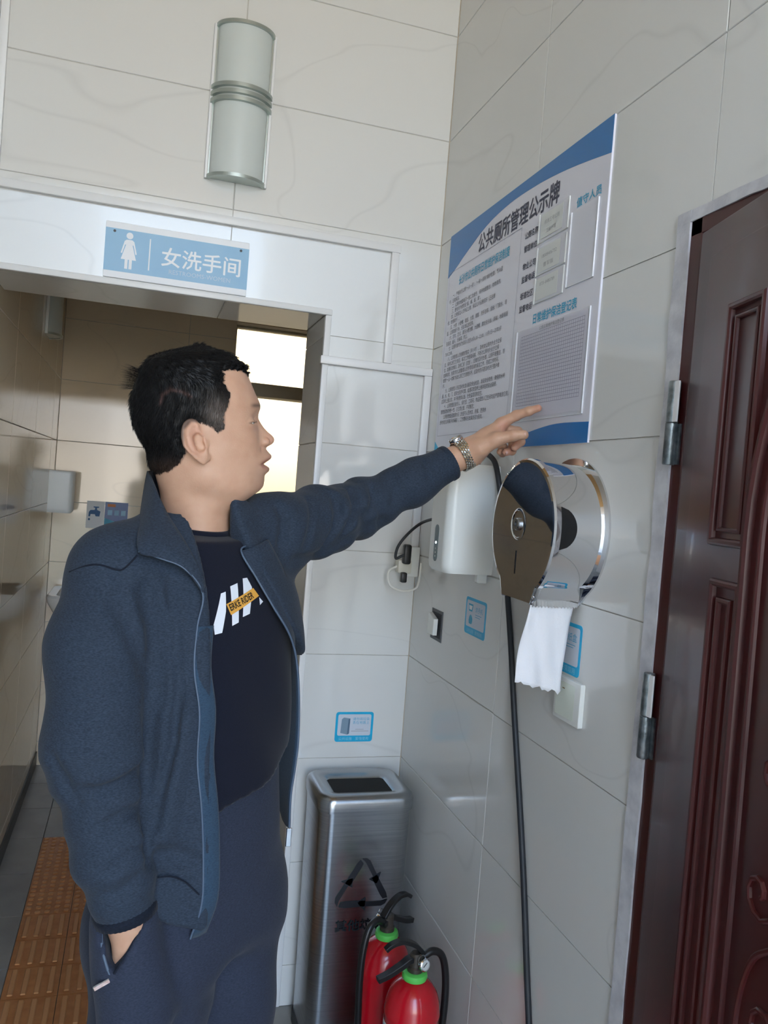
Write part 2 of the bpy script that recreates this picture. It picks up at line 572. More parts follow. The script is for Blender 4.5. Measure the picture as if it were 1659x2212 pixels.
wpart('window_frame', (WX0, yw0, WZ0), (WX1, yw1, WZ0 + 0.03), M_ALU)
wpart('transom', (WX0 + .012, YB + 0.02, 1.943), (WX1 - .03, yw1, 2.012), M_ALU, 0.004)
wpart('pane', (WX0 + 0.01, YB + 0.095, 2.01), (WX1 - 0.028, YB + 0.1, WZ1 - 0.01), M_FROST, 0)
wpart('pane', (WX0 + 0.01, YB + 0.095, WZ0 + 0.028), (WX1 - 0.028, YB + 0.1, 1.945), M_FROST, 0)
wpart('sill', (WX0, YB + 0.004, WZ0 - 0.02), (WX1, YB + 0.09, WZ0 + 0.002), M_PVC)

# ------------------------------------------------------------------ dark red door, ajar
door = tag(empty('door_1', (0.0, -1.165, 0.0)), 'dark red-brown steel security door standing slightly ajar', 'door', kind='structure')
bm = bmesh.new()   # rough plaster edge around the frame
rp = random.Random(3)
def strip(bm, p0, p1, w0, axis):
    n = 34
    A = []
    for i in range(n + 1):
        t = i / n
        c = Vector(p0).lerp(Vector(p1), t)
        a = rp.uniform(-0.0015, 0.0015); b = rp.uniform(-0.0015, 0.0015); d = rp.uniform(0, 0.002)
        if axis == 'y':
            q = [(0.02, c.y + a, c.z), (-0.004 - d, c.y + a, c.z), (-0.004 - d, c.y - w0 + b, c.z), (0.02, c.y - w0 + b, c.z)]
        else:
            q = [(0.02, c.y, c.z + a), (-0.004 - d, c.y, c.z + a), (-0.004 - d, c.y, c.z - w0 + b), (0.02, c.y, c.z - w0 + b)]
        A.append([bm.verts.new(x) for x in q])
    for P_, Q in zip(A, A[1:]):
        for k in range(3):
            bm.faces.new((P_[k], P_[k + 1], Q[k + 1], Q[k]))
strip(bm, (0, -1.128, 0.0), (0, -1.128, 1.968), 0.032, 'y')
strip(bm, (0, -1.128, 1.968), (0, -2.02, 1.968), 0.018, 'z')
bm_obj('plaster_edge', bm, M_PLASTER, door)
bm = bmesh.new()
add_box(bm, (-0.002, -1.186, 0), (0.08, -1.158, 1.952), 0.002)
add_box(bm, (0.036, -1.21, 0), (0.08, -1.184, 1.952), 0.002)
bm_obj('door_frame', bm, M_DOOR, door)
bm = bmesh.new()
add_box(bm, (-0.002, -2.02, 1.925), (0.08, -1.158, 1.952), 0.002)
bm_obj('door_frame', bm, M_DOOR, door)
box('shade_backing', (0.09, -2.02, 0), (0.1, -1.16, 1.95), M_DARK, door)  # sheet coloured as the shade behind the leaf
AL = math.radians(12)
LM = frame((-0.012, -1.186, 0.0), (-math.sin(AL), -math.cos(AL), 0), (0, 0, 1))     # x along the leaf, y up, z into the room
LI = LM @ Matrix.Translation((0, 0, 0))
def lbox(bm, x0, y0, x1, y1, z0, z1, bev=0.0, seg=2):
    b2 = bmesh.new()
    add_box(b2, (x0, y0, z0), (x1, y1, z1), bev, seg)
    bmesh.ops.transform(b2, matrix=LM, verts=b2.verts[:])
    me = bpy.data.meshes.new('t'); b2.to_mesh(me); b2.free(); bm.from_mesh(me); bpy.data.meshes.remove(me)
bm = bmesh.new()
lbox(bm, 0.018, 0.012, 0.83, 1.918, -0.045, 0.0, 0.003)
leaf = bm_obj('door_leaf', bm, M_DOOR, door, auto=40)
bm = bmesh.new()
lbox(bm, 0.060, 0.05, 0.79, 1.872, -0.005, 0.004, 0.0035)
bm_obj('raised_field', bm, M_DOOR, leaf, auto=40)
def bead(name, pts, w=0.012, h=0.007, closed=False, z0=0.0035):
    pts = [Vector((x, y, 0)) for x, y in pts]
    n = len(pts)
    bm = bmesh.new()
    rings = []
    prof = [(-0.5, -0.002), (-0.36, 0.7 * h), (-0.15, h), (0.15, h), (0.36, 0.7 * h), (0.5, -0.002)]
    for i in range(n):
        a = pts[i - 1] if (i or closed) else pts[i]
        b = pts[(i + 1) % n] if (i < n - 1 or closed) else pts[i]
        d0 = (pts[i] - a).normalized() if (pts[i] - a).length else None
        d1 = (b - pts[i]).normalized() if (b - pts[i]).length else None
        d0 = d0 or d1; d1 = d1 or d0
        t = (d0 + d1).normalized()
        nn = Vector((-t.y, t.x, 0))
        k = 1 / max(0.5, t.dot(d1))
        rings.append([bm.verts.new(LM @ (pts[i] + nn * (p_ * w * k) + Vector((0, 0, z0 + q)))) for p_, q in prof])
    for i in range(n if closed else n - 1):
        A, B = rings[i], rings[(i + 1) % n]
        for k in range(5):
            bm.faces.new((A[k], A[k + 1], B[k + 1], B[k]))
    return bm_obj(name, bm, M_DOOR, leaf, auto=30)
def rect(x0, y0, x1, y1): return [(x0, y0), (x1, y0), (x1, y1), (x0, y1)]
for s0, s1 in ((0.142, 0.227), (0.62, 0.705)):
    bead('panel_molding', rect(s0, 1.466, s1, 1.781), 0.012, 0.008, True)
    bead('panel_molding', rect(s0 + 0.016, 1.482, s1 - 0.016, 1.765), 0.008, 0.005, True)
    bead('panel_molding', rect(s0 + 0.016, 0.56, s1 - 0.002, 1.412), 0.012, 0.008, True)
    bead('panel_molding', rect(s0 + 0.034, 0.58, s1 - 0.022, 1.39), 0.010, 0.006, True)
arch = [(0.240, 0.5), (0.240, 1.0), (0.236, 1.30)] + [(0.4235 - 0.19 * math.cos(t), 1.48 + 0.30 * math.sin(t)) for t in np.linspace(0.0, math.pi, 22)] + [(0.611, 1.3), (0.607, 1.0), (0.607, 0.5)]
bead('arch_molding', arch, 0.016, 0.010)
bead('arch_molding', [(0.4235 + (x - 0.4235) * 0.84, 1.48 + (y_ - 1.48) * (0.84 if y_ > 1.48 else 1.0)) for x, y_ in arch], 0.010, 0.006)
for sgn in (1, -1):
    for cx, cy, r0, k in ((0.335, 1.21, 0.03, 1), (0.325, 1.075, 0.034, -1), (0.35, 0.93, 0.03, 1)):
        pts = [(0.4235 + sgn * (cx - 0.4235 + r0 * (1 - 0.075 * i) * math.cos(k * 0.62 * i)), cy + r0 * (1 - 0.075 * i) * math.sin(k * 0.62 * i)) for i in range(12)]
        bead('scroll_relief', pts, 0.008, 0.005)
    pts = [(0.4235 + sgn * (x - 0.4235), y_) for x, y_ in [(0.36, 1.03), (0.325, 1.0), (0.305, 0.95), (0.30, 0.89), (0.31, 0.83), (0.335, 0.78)]]
    bead('scroll_relief', smooth_path([(*q, 0) for q in pts], 5) and [(q[0], q[1]) for q in smooth_path([(*q, 0) for q in pts], 5)], 0.009, 0.005)
def hinge(z0, z1):
    zm = (z0 + z1) / 2
    M_HI = mat('worn_zinc', srgb(150, 158, 162), 0.38, 0.85, var=srgb(110, 118, 122), scale=70, bump=0.5, bscale=120)
    h = lathe('hinge', [(0, z0), (0.0085, z0), (0.0095, z0 + .002), (0.0095, zm - .001), (0.0082, zm), (0.0095, zm + .001), (0.0095, z1 - .002), (0.0085, z1), (0, z1)], (-0.012, -1.166, 0), M_HI, door, seg=18)
    box('hinge_plate', (-0.0175, -1.183, zm + 0.001), (-0.0145, -1.168, z1 - 0.001), M_PVC, h)
    box('hinge_plate', (-0.006, -1.180, z0 + 0.001), (-0.003, -1.150, zm - 0.001), M_HI, h)
hinge(1.573, 1.702)
hinge(1.115, 1.248)
hinge(0.42, 0.55)

# ------------------------------------------------------------------ wall lamps
M_DIFF = mat('frosted_diffuser', srgb(206, 212, 208), 0.35, sss=0.0)
M_SAGE = mat('silver_lamp_metal', srgb(176, 184, 178), 0.32, 0.7)
def sconce(label, M4, group=None):
    root = tag(empty('wall_lamp'), label, 'lamp', group)
    root.matrix_basis = M4          # x right, y up, z out of the wall; origin at lower middle
    def part(n, bm, mt, par=None):
        me = bpy.data.meshes.new(n)
        bmesh.ops.recalc_face_normals(bm, faces=bm.faces[:])
        for f_ in bm.faces: f_.smooth = True
        for e_ in bm.edges:
            if len(e_.link_faces) == 2 and e_.calc_face_angle(0) > 0.6: e_.smooth = False
        bm.to_mesh(me); bm.free(); me.materials.append(mt)
        o = bpy.data.objects.new(n, me); COL.objects.link(o); o.parent = par or root
        return o
    W2, D2, Hh = 0.079, 0.062, 0.405
    def arc(rw, rd, n=24): return [(rw * math.cos(t), rd * math.sin(t)) for t in np.linspace(0, math.pi, n + 1)]
    def shell(y0, y1, rw, rd, th, caps=True):
        bm = bmesh.new()
        o_, i_ = arc(rw, rd), arc(rw - th, rd - th)
        R_ = [[bm.verts.new((x, yy, max(z, 0.001))) for x, z in A] for A, yy in ((o_, y0), (o_, y1), (i_, y1), (i_, y0))]
        for a, b in ((0, 1), (1, 2), (2, 3), (3, 0)):
            for k in range(len(o_) - 1):
                bm.faces.new((R_[a][k], R_[a][k + 1], R_[b][k + 1], R_[b][k]))
        return bm
    part('diffuser', shell(0.006, Hh - 0.006, W2 - 0.007, D2 - 0.006, 0.004), M_DIFF)
    bm = bmesh.new(); add_box(bm, (-W2 + .004, 0.004, 0), (W2 - .004, Hh - .004, 0.008)); part('back_plate', bm, M_SAGE)
    for y0, y1 in ((Hh - 0.009, Hh), (0.232, 0.242), (0.214, 0.224), (0.196, 0.206)):
        part('ring', shell(y0, y1, W2 + (0.004 if y0 < 0.3 else 0), D2 + (0.004 if y0 < 0.3 else 0), 0.014), M_SAGE)
    bm = shell(0.0, 0.009, W2, D2, 0.010)
    cap = part('bottom_cap', bm, M_SAGE)
    bm = bmesh.new()
    vs = [bm.verts.new((x * 0.97, 0.003, z * 0.97 + .001)) for x, z in arc(W2, D2)]
    bm.faces.new(vs); part('cap_plate', bm, M_SAGE, cap)
    for s in (-1, 1):
        bm = bmesh.new(); add_box(bm, (s * W2 - 0.004, 0, 0), (s * W2 + 0.004, Hh, 0.012), 0.002, 2); part('side_rail', bm, M_PVC)
    return root
sconce('half-round frosted wall lamp with three silver rings above the doorway', frame((-0.600, 0.0, 2.288), (1, 0, 0), (0, 0, 1)))
sconce('small wall lamp seen edge-on high inside the dim washroom', frame((XL, 1.36, 2.02), (0, 1, 0), (0, 0, 1)))

# ------------------------------------------------------------------ washroom sign
FW = frame((0, 0, 0), (1, 0, 0), (0, 0, 1))       # the front wall: x right, y up, z out
def Fw(x, z, d=0.0): return frame((x, -d, z), (1, 0, 0), (0, 0, 1))
def Rw(y, z, d=0.0): return frame((-d, y, z), (0, -1, 0), (0, 0, 1))     # the right wall
sg = tag(empty('restroom_sign', (-0.735, 0, 1.99)), 'pale blue and white sign with a woman figure above the opening', 'sign')
S0 = Fw(-0.918, 1.994, 0.0)
slab('sign_plate', rrect(0, 0, 0.368, 0.143, 0.002, 2), S0, 0.006, M_PRW, sg, 0.001)
slab('blue_field', [(0, 0.017), (0.368, 0.017), (0.368, 0.126), (0, 0.126)], off(S0, 0, 0, 0.006), 0.0006, M_SKYBL, sg)
wom = [(0.046, 0.062), (0.039, 0.068), (0.049, 0.096), (0.053, 0.1005), (0.067, 0.1005), (0.071, 0.096), (0.081, 0.068), (0.074, 0.062)]
Tz = off(S0, 0, 0, 0.0067)
bm_poly = [(0.040, 0.066), (0.048, 0.097), (0.053, 0.101), (0.067, 0.101), (0.072, 0.097), (0.080, 0.066), (0.0765, 0.065), (0.0705, 0.088), (0.068, 0.088), (0.079, 0.050),
           (0.069, 0.050), (0.069, 0.026), (0.0615, 0.026), (0.0615, 0.050), (0.0585, 0.050), (0.0585, 0.026), (0.051, 0.026), (0.051, 0.050), (0.041, 0.050), (0.052, 0.088), (0.0495, 0.088), (0.0435, 0.065)]
slab('woman_figure', bm_poly, Tz, 0.0005, M_PRW, sg)
slab('woman_head', [(0.060 + 0.0085 * math.cos(t), 0.1115 + 0.0085 * math.sin(t)) for t in np.linspace(0, 2 * math.pi, 20, endpoint=False)], Tz, 0.0005, M_PRW, sg)
slab('divider_line', [(0.110, 0.03), (0.113, 0.03), (0.113, 0.112), (0.110, 0.112)], Tz, 0.0005, M_PRW, sg)
text('lettering', '女洗手间', 0.053, off(Tz, 0.142, 0.052, 0.0004), M_PRW, sg, width=0.206, bold=0.0007)
text('lettering', 'RESTROOMS-WOMEN', 0.0165, off(Tz, 0.163, 0.029, 0.0004), mat('print_pale_blue', srgb(196, 212, 228), 0.5), sg, width=0.160)
for x in (0.022, 0.346):
    lathe('screw', [(0.0035, 0.0), (0.0033, 0.0012), (0, 0.0018)], (0, 0, 0), M_BLACK, sg, seg=12).matrix_basis = off(S0, x, 0.119, 0.0065)

# ------------------------------------------------------------------ notice board on the right wall
nb = tag(empty('notice_board', (0, -0.5, 1.617)), 'large blue and white printed notice board on the side wall', 'notice board')
B0 = Rw(-0.09, 1.617)
BW, BH = 0.818, 0.604
M_BOARD = mat('board_face', srgb(226, 226, 236), 0.12)
slab('board_panel', [(0, 0), (BW, 0), (BW, BH), (0, BH)], B0, 0.004, M_BOARD, nb, 0.0008)
B1 = off(B0, 0, 0, 0.0041)
def smooth2(pts, n=6): return [(q[0], q[1]) for q in smooth_path([(*q, 0) for q in pts], n)]
edge = smooth2([(0.0, 0.487), (0.06, 0.505), (0.133, 0.53), (0.25, 0.563), (0.376, 0.577), (0.50, 0.575), (0.60, 0.567), (0.71, 0.552), (BW, 0.533)])
slab('top_band', [(0, BH)] + edge + [(BW, BH)], B1, 0.0004, M_BLUE, nb)
edge = smooth2([(0.47, 0.0), (0.55, 0.025), (0.63, 0.037), (0.71, 0.042), (BW, 0.039)])
slab('bottom_band', edge + [(BW, 0)], B1, 0.0004, M_BLUE, nb)
slab('corner_mark', [(0, 0), (0.05, 0), (0, 0.03)], B1, 0.0004, M_CYAN, nb)
B2 = off(B0, 0, 0, 0.0048)
text('lettering', '公共厕所管理公示牌', 0.052, off(B2, 0.207, 0.508, 0), M_INK, nb, width=0.42, bold=0.0010)
M_TEAL = mat('print_teal', srgb(52, 168, 206), 0.45)
text('lettering', '长沙市公共厕所日常维护保洁制度', 0.027, off(B2, 0.088, 0.452, 0), M_TEAL, nb, width=0.315, bold=0.0004)
BODY = """　　一、严格执行公厕“一人一厕”、“一客一清制”维护检查，专人值
守，日常保洁。
　　二、公厕内地面每日一拖二次清洗，保持地面整洁，物物清洗。
　　三、便池内外做到无“垢、蝇、蛆、臭”。
　　四、公厕保洁人员持证上岗，保证公共设施完好（正在维
修、检修除外）。
　　五、大便、小便槽、墙面、台面、镜面、洗手池等，窗台、门窗台、墙
面，公厕周围干净，无乱堆乱放现象。
　　六、定时、定点、清扫小便池槽、大便槽、蹲坑无污垢、尿碱，地面墙面
无痰迹、烟头、无蛛网、积尘。
　　七、公厕开放时间为四月1日至10月6:30—22:00，11月1日—次年3月
7:00-22:00。
　　八、公厕管理人员按要求落实（半小时），及时对公厕内外全方位保
洁，保持公厕卫生清洁，每次工作结束间隔，不断对公厕内外全方位保
洁，如遇突发情况，及时汇报（应急），应做到及时处理，公厕环境整洁，防
蚊蝇有效，按要求对公厕管理人员专项培训的保洁工作，完成工作时间，
做到“一人一岗制”标准公厕卫生管理好坏，应及时的问题及时进行整护维
护。
　　九、公厕管理人员应及时检查设备及安全检查，发现安全隐患，确保供水畅
通，水、电、门、窗安全防护可靠，如遇突发及时上报存在的安全隐患，
应及时上报公司，并不断更换设备，杜绝盗取现象发生。
　　十、公厕管理应由专人、保安室、工具间，物品摆放人卫生间均应严禁堆放它用，
管理管理保持统一性，日日常化管，不得懈怠；
　　公厕管理值班管理时间（含值守人员休息、用餐、更换休
息时间应注明离开时间段）；工作期间无故离岗视为脱岗。"""
text('body_text', BODY, 0.0128, off(B2, 0.028, 0.424, 0), M_INKG, nb, width=0.432, line=1.13)
def thin_lines(name, segs, w_, M4, material, parent):
    v, f_ = [], []
    for (x0, y0, x1, y1) in segs:
        k = len(v)
        if abs(x1 - x0) > abs(y1 - y0): q = [(x0, y0 - w_), (x1, y0 - w_), (x1, y1 + w_), (x0, y1 + w_)]
        else: q = [(x0 - w_, y0), (x0 + w_, y0), (x1 + w_, y1), (x1 - w_, y1)]
        v += [M4 @ Vector((*p_, 0)) for p_ in q]; f_.append((k, k + 1, k + 2, k + 3))
    return pyd(name, v, f_, material, parent, False)
M_LINE = mat('print_line_grey', srgb(150, 152, 168), 0.5)
thin_lines('text_frame', [(0.015, 0.498, 0.46, 0.498), (0.46, 0.012, 0.46, 0.498), (0.015, 0.045, 0.46, 0.045), (0.015, 0.045, 0.015, 0.498)], 0.0006, B2, M_LINE, nb)
for k, (s, t) in enumerate((('公厕名称', 0.466), ('管理单位', 0.436), ('物业公司', 0.397), ('监督电话', 0.368), ('街道社区', 0.331), ('监督电话', 0.302))):
    text('lettering', s, 0.0165, off(B2, 0.480, t, 0), M_INK, nb, width=0.062, bold=0.0003)
text('lettering', '值守人员', 0.0205, off(B2, 0.703, 0.468, 0), M_TEAL, nb, width=0.092, bold=0.0003)
text('lettering', '日常维护保洁登记表', 0.024, off(B2, 0.553, 0.266, 0), M_TEAL, nb, width=0.184, bold=0.0005)
M_CARD = mat('card_cream', srgb(228, 230, 226), 0.5)
M_GREY2 = mat('print_soft_grey', srgb(140, 142, 146), 0.6)
for (x0, t0, x1, t1, l1, l2) in ((0.556, 0.444, 0.650, 0.496, '机关三号公厕', '卫康环境'), (0.556, 0.372, 0.650, 0.424, '18008406732', '曹军强'), (0.556, 0.313, 0.650, 0.359, '0731-8480789', '')):
    c = slab('name_card', [(x0, t0), (x1, t0), (x1, t1), (x0, t1)], B2, 0.0005, M_CARD, nb)
    text('lettering', l1, 0.0105, off(B2, x0 + 0.016, t0 + 0.029, 0.0007), M_GREY2, c, width=0.064)
    if l2: text('lettering', l2, 0.0105, off(B2, x0 + 0.026, t0 + 0.009, 0.0007), M_GREY2, c, width=0.042)
def clear_acrylic():
    M = bpy.data.materials.new('clear_acrylic')
    M.use_nodes = True
    nt = M.node_tree
    b = nt.nodes['Principled BSDF']
    b.inputs['Roughness'].default_value = 0.08
    b.inputs['Base Color'].default_value = (0.9, 0.93, 0.95, 1)
    tr = nt.nodes.new('ShaderNodeBsdfTransparent')
    mx = nt.nodes.new('ShaderNodeMixShader')
    mx.inputs[0].default_value = 0.10
    nt.links.new(tr.outputs[0], mx.inputs[1]); nt.links.new(b.outputs[0], mx.inputs[2])
    nt.links.new(mx.outputs[0], nt.nodes['Material Output'].inputs[0])
    return M
M_ACR = clear_acrylic()
M_EDGE = mat('acrylic_edge', srgb(240, 242, 246), 0.15)
for (x0, t0, x1, t1) in ((0.688, 0.312, 0.790, 0.462), (0.482, 0.055, 0.792, 0.258), (0.548, 0.436, 0.676, 0.500), (0.550, 0.366, 0.676, 0.428), (0.552, 0.306, 0.676, 0.362)):
    big = x1 - x0 < 0.12 or x1 - x0 > 0.2
    e = 0.0015 if big else 0.0008
    pk = slab('clear_pocket', [(x0, t0), (x1, t0), (x1, t1), (x0, t1)], off(B2, 0, 0, 0.0016), 0.0006, M_ACR, nb)
    for (a0, c0, a1, c1) in ((x0, t0, x0 + e, t1), (x1 - e, t0, x1, t1), (x0, t0, x1, t0 + e * 0.6)):
        slab('pocket_edge', [(a0, c0), (a1, c0), (a1, c1), (a0, c1)], off(B2, 0, 0, -0.0006), 0.0028, M_EDGE if big else M_CARD, pk)
fm = slab('register_form', [(0.49, 0.062), (0.785, 0.062), (0.785, 0.256), (0.49, 0.256)], B2, 0.0005, mat('form_paper', srgb(214, 212, 226), 0.7), nb)
text('lettering', '公厕日常维护保洁登记表', 0.0095, off(B2, 0.588, 0.2465, 0.0007), M_INKG, fm, width=0.105)
seg_ = [(0.505, 0.243 - 0.0073 * k, 0.775, 0.243 - 0.0073 * k) for k in range(22)] + [(0.505 + 0.0084 * k, 0.0897, 0.505 + 0.0084 * k, 0.243) for k in range(33)]
thin_lines('form_grid', seg_, 0.00045, off(B2, 0, 0, 0.0007), mat('print_grid', srgb(122, 116, 146), 0.6), fm)

# ------------------------------------------------------------------ small stickers
def sticker(label, M4, w_, h_, kind):
    s = tag(empty('sticker'), label, 'sticker')
    s.location = M4.translation
    bpy.context.view_layer.update()
    t = 0.0006
    slab('sticker_face', rrect(0, 0, w_, h_, 0.008), M4, t, M_CYAN, s)
    slab('sticker_panel', rrect(0.007, 0.018, w_ - 0.007, h_ - 0.007, 0.005), off(M4, 0, 0, t), 0.0002, mat('sticker_pale', srgb(206, 214, 226), 0.4), s)
    I = off(M4, 0, 0, t + 0.0004)
    soft = mat('sticker_white_ink', srgb(150, 214, 236), 0.5)
    if kind == 'soap':
        text('lettering', '烘手机', 0.0145, off(I, w_ * 0.50, h_ * 0.66, 0), M_TEAL, s, width=0.042)
        slab('hand_icon', smooth2([(0.026, 0.026), (0.042, 0.026), (0.046, 0.036), (0.042, 0.044), (0.034, 0.048), (0.027, 0.043), (0.024, 0.034)], 3), I, 0.0002, M_TEAL, s)
        slab('dryer_icon', [(0.022, 0.056), (0.042, 0.056), (0.046, 0.074), (0.018, 0.074)], I, 0.0002, M_TEAL, s)
        slab('dryer_icon_panel', [(0.025, 0.060), (0.039, 0.060), (0.042, 0.070), (0.022, 0.070)], off(I, 0, 0, .0003), 0.0002, M_PRW, s)
        thin_lines('fine_print', [(w_ * .5, h_ * .58, w_ * .8, h_ * .58), (w_ * .5, h_ * .52, w_ * .74, h_ * .52)], 0.0007, I, M_TEAL, s)
        text('lettering', '公共设施　爱惜使用', 0.010, off(I, 0.016, 0.0055, 0), soft, s, width=w_ - 0.032)
    elif kind == 'tissue':
        text('lettering', '抽纸盒', 0.0165, off(I, w_ * 0.46, h_ * 0.66, 0), M_TEAL, s, width=0.050)
        thin_lines('fine_print', [(w_ * .5, h_ * .58, w_ * .84, h_ * .58), (w_ * .5, h_ * .53, w_ * .78, h_ * .53)], 0.0006, I, M_TEAL, s)
        text('lettering', '按需取用', 0.0125, off(I, w_ * 0.47, 0.0045, 0), soft, s, width=0.05)
        slab('box_icon', [(0.014, 0.026), (0.048, 0.026), (0.048, 0.054), (0.014, 0.054)], I, 0.0002, M_TEAL, s)
    else:
        slab('bin_icon', [(0.016, 0.026), (0.036, 0.021), (0.042, 0.024), (0.043, 0.068), (0.024, 0.071), (0.018, 0.066)], I, 0.0002, mat('icon_grey_blue', srgb(126, 152, 172), 0.5), s)
        slab('bin_icon_edge', [(0.036, 0.021), (0.042, 0.024), (0.043, 0.068), (0.038, 0.066)], off(I, 0, 0, .0003), 0.0002, mat('icon_dark_blue', srgb(84, 112, 136), 0.5), s)
        text('lettering', '请勿将垃圾\n丢在地面上', 0.0095, off(I, 0.051, 0.063, 0), M_TEAL, s, width=0.050, line=1.1)
        thin_lines('fine_print', [(0.06, 0.036, 0.085, 0.036), (0.048, 0.031, 0.1, 0.031)], 0.0005, I, M_GREY2, s)
        text('lettering', '公共设施　爱惜使用', 0.010, off(I, 0.012, 0.0055, 0), soft, s, width=w_ - 0.024)
    return s
sticker('cyan framed sticker with dryer and hand icons below the white dispenser', Rw(-0.397, 1.167), 0.122, 0.089, 'soap')
sticker('cyan framed sticker half hidden behind the hanging tissue', Rw(-0.820, 1.184), 0.122, 0.096, 'tissue')
sticker('cyan framed bin sticker low on the white pillar', Fw(-0.206, 0.766), 0.113, 0.087, 'bin')

# ------------------------------------------------------------------ switches and socket
lw = tag(empty('light_switch', (0, -0.92, 1.10)), 'white rocker light switch in a square plate below the tissue', 'switch')
L0 = Rw(-0.874, 1.098)
slab('switch_plate', rrect(0, 0, 0.093, 0.08, 0.003, 3), L0, 0.009, M_WHITE, lw, 0.0015)
slab('rocker', rrect(0.010, 0.008, 0.074, 0.072, 0.002, 2), off(L0, 0, 0, 0.009) @ Matrix.Rotation(math.radians(2.2), 4, 'Y'), 0.003, mat('switch_cream', srgb(226, 232, 220), 0.3), lw, 0.0008)
slab('indicator', [(0.036, 0.061), (0.044, 0.061), (0.044, 0.063), (0.036, 0.063)], off(L0, 0, 0, 0.0128), 0.0004, mat('brass_dot', srgb(150, 126, 80), 0.4), lw)
rs_ = tag(empty('broken_switch', (0, -0.21, 1.10)), 'bare switch module tilted in a grey recess near the corner', 'switch')
R0_ = Rw(-0.168, 1.108)
slab('recess_frame', [(0, 0), (0.082, 0), (0.082, 0.082), (0, 0.082)], R0_, 0.0015, mat('recess_grey', srgb(108, 112, 116), 0.7), rs_)
slab('recess_hole', [(0.01, 0.008), (0.074, 0.008), (0.074, 0.074), (0.01, 0.074)], off(R0_, 0, 0, 0.0016), 0.0004, mat('recess_dark', srgb(62, 66, 72), 0.8), rs_)
slab('rocker', [(0.0, 0.008), (0.056, 0.012), (0.058, 0.056), (0.002, 0.066)], off(R0_, 0.006, 0.004, 0.002) @ Matrix.Rotation(math.radians(-5), 4, 'Y'), 0.012, M_WHITE, rs_, 0.002)
so = tag(empty('wall_socket', (-0.02, 0, 1.255)), 'white surface socket box in the corner with plugged black cord', 'socket')
box('socket_box', (-0.044, -0.034, 1.256), (-0.002, -0.001, 1.343), M_WHITE, so, 0.003, 2)
box('adapter', (-0.074, -0.062, 1.268), (-0.034, -0.030, 1.306), mat('adapter_cream', srgb(222, 218, 204), 0.4), so, 0.004, 2)
box('black_plug', (-0.066, -0.085, 1.296), (-0.044, -0.058, 1.352), M_BLACK, so, 0.006, 2)
box('black_plug_end', (-0.067, -0.078, 1.243), (-0.050, -0.058, 1.272), M_BLACK, so, 0.004, 2)
ck = smooth_path([(-0.045, -0.072, 1.325), (-0.07, -0.08, 1.32), (-0.088, -0.075, 1.312), (-0.082, -0.07, 1.345), (-0.055, -0.075, 1.385), (-0.03, -0.12, 1.42), (-0.02, -0.25, 1.44), (-0.02, -0.405, 1.44)], 8)
tag(tube('power_cord', ck, 0.0042, M_CABLE), 'black cord from the corner socket to the white dispenser', 'cord')
wc = smooth_path([(-0.07, -0.045, 1.288), (-0.098, -0.05, 1.27), (-0.094, -0.055, 1.235), (-0.06, -0.055, 1.218), (-0.02, -0.05, 1.222), (-0.008, -0.055, 1.24), (-0.006, -0.06, 1.30)], 8)
wcord = tag(tube('white_cord', wc, 0.0034, mat('cord_white', srgb(234, 232, 224), 0.5)), 'thin white cord looped below the corner socket', 'cord')
cab = smooth_path([(-0.012, -0.42, 1.55), (-0.016, -0.436, 1.584), (-0.02, -0.475, 1.602), (-0.02, -0.515, 1.596), (-0.016, -0.542, 1.572), (-0.009, -0.565, 1.50), (-0.008, -0.605, 1.38), (-0.007, -0.637, 1.288), (-0.007, -0.673, 1.184), (-0.007, -0.716, 1.046),
                   (-0.007, -0.774, 0.873), (-0.007, -0.813, 0.748), (-0.007, -0.857, 0.586), (-0.007, -0.90, 0.42), (-0.007, -0.93, 0.2), (-0.007, -0.94, 0.01)], 8)
tag(tube('wall_cable', cab, 0.0062, M_CABLE, seg=12), 'thick black cable running down the tiled wall to the floor', 'cable')

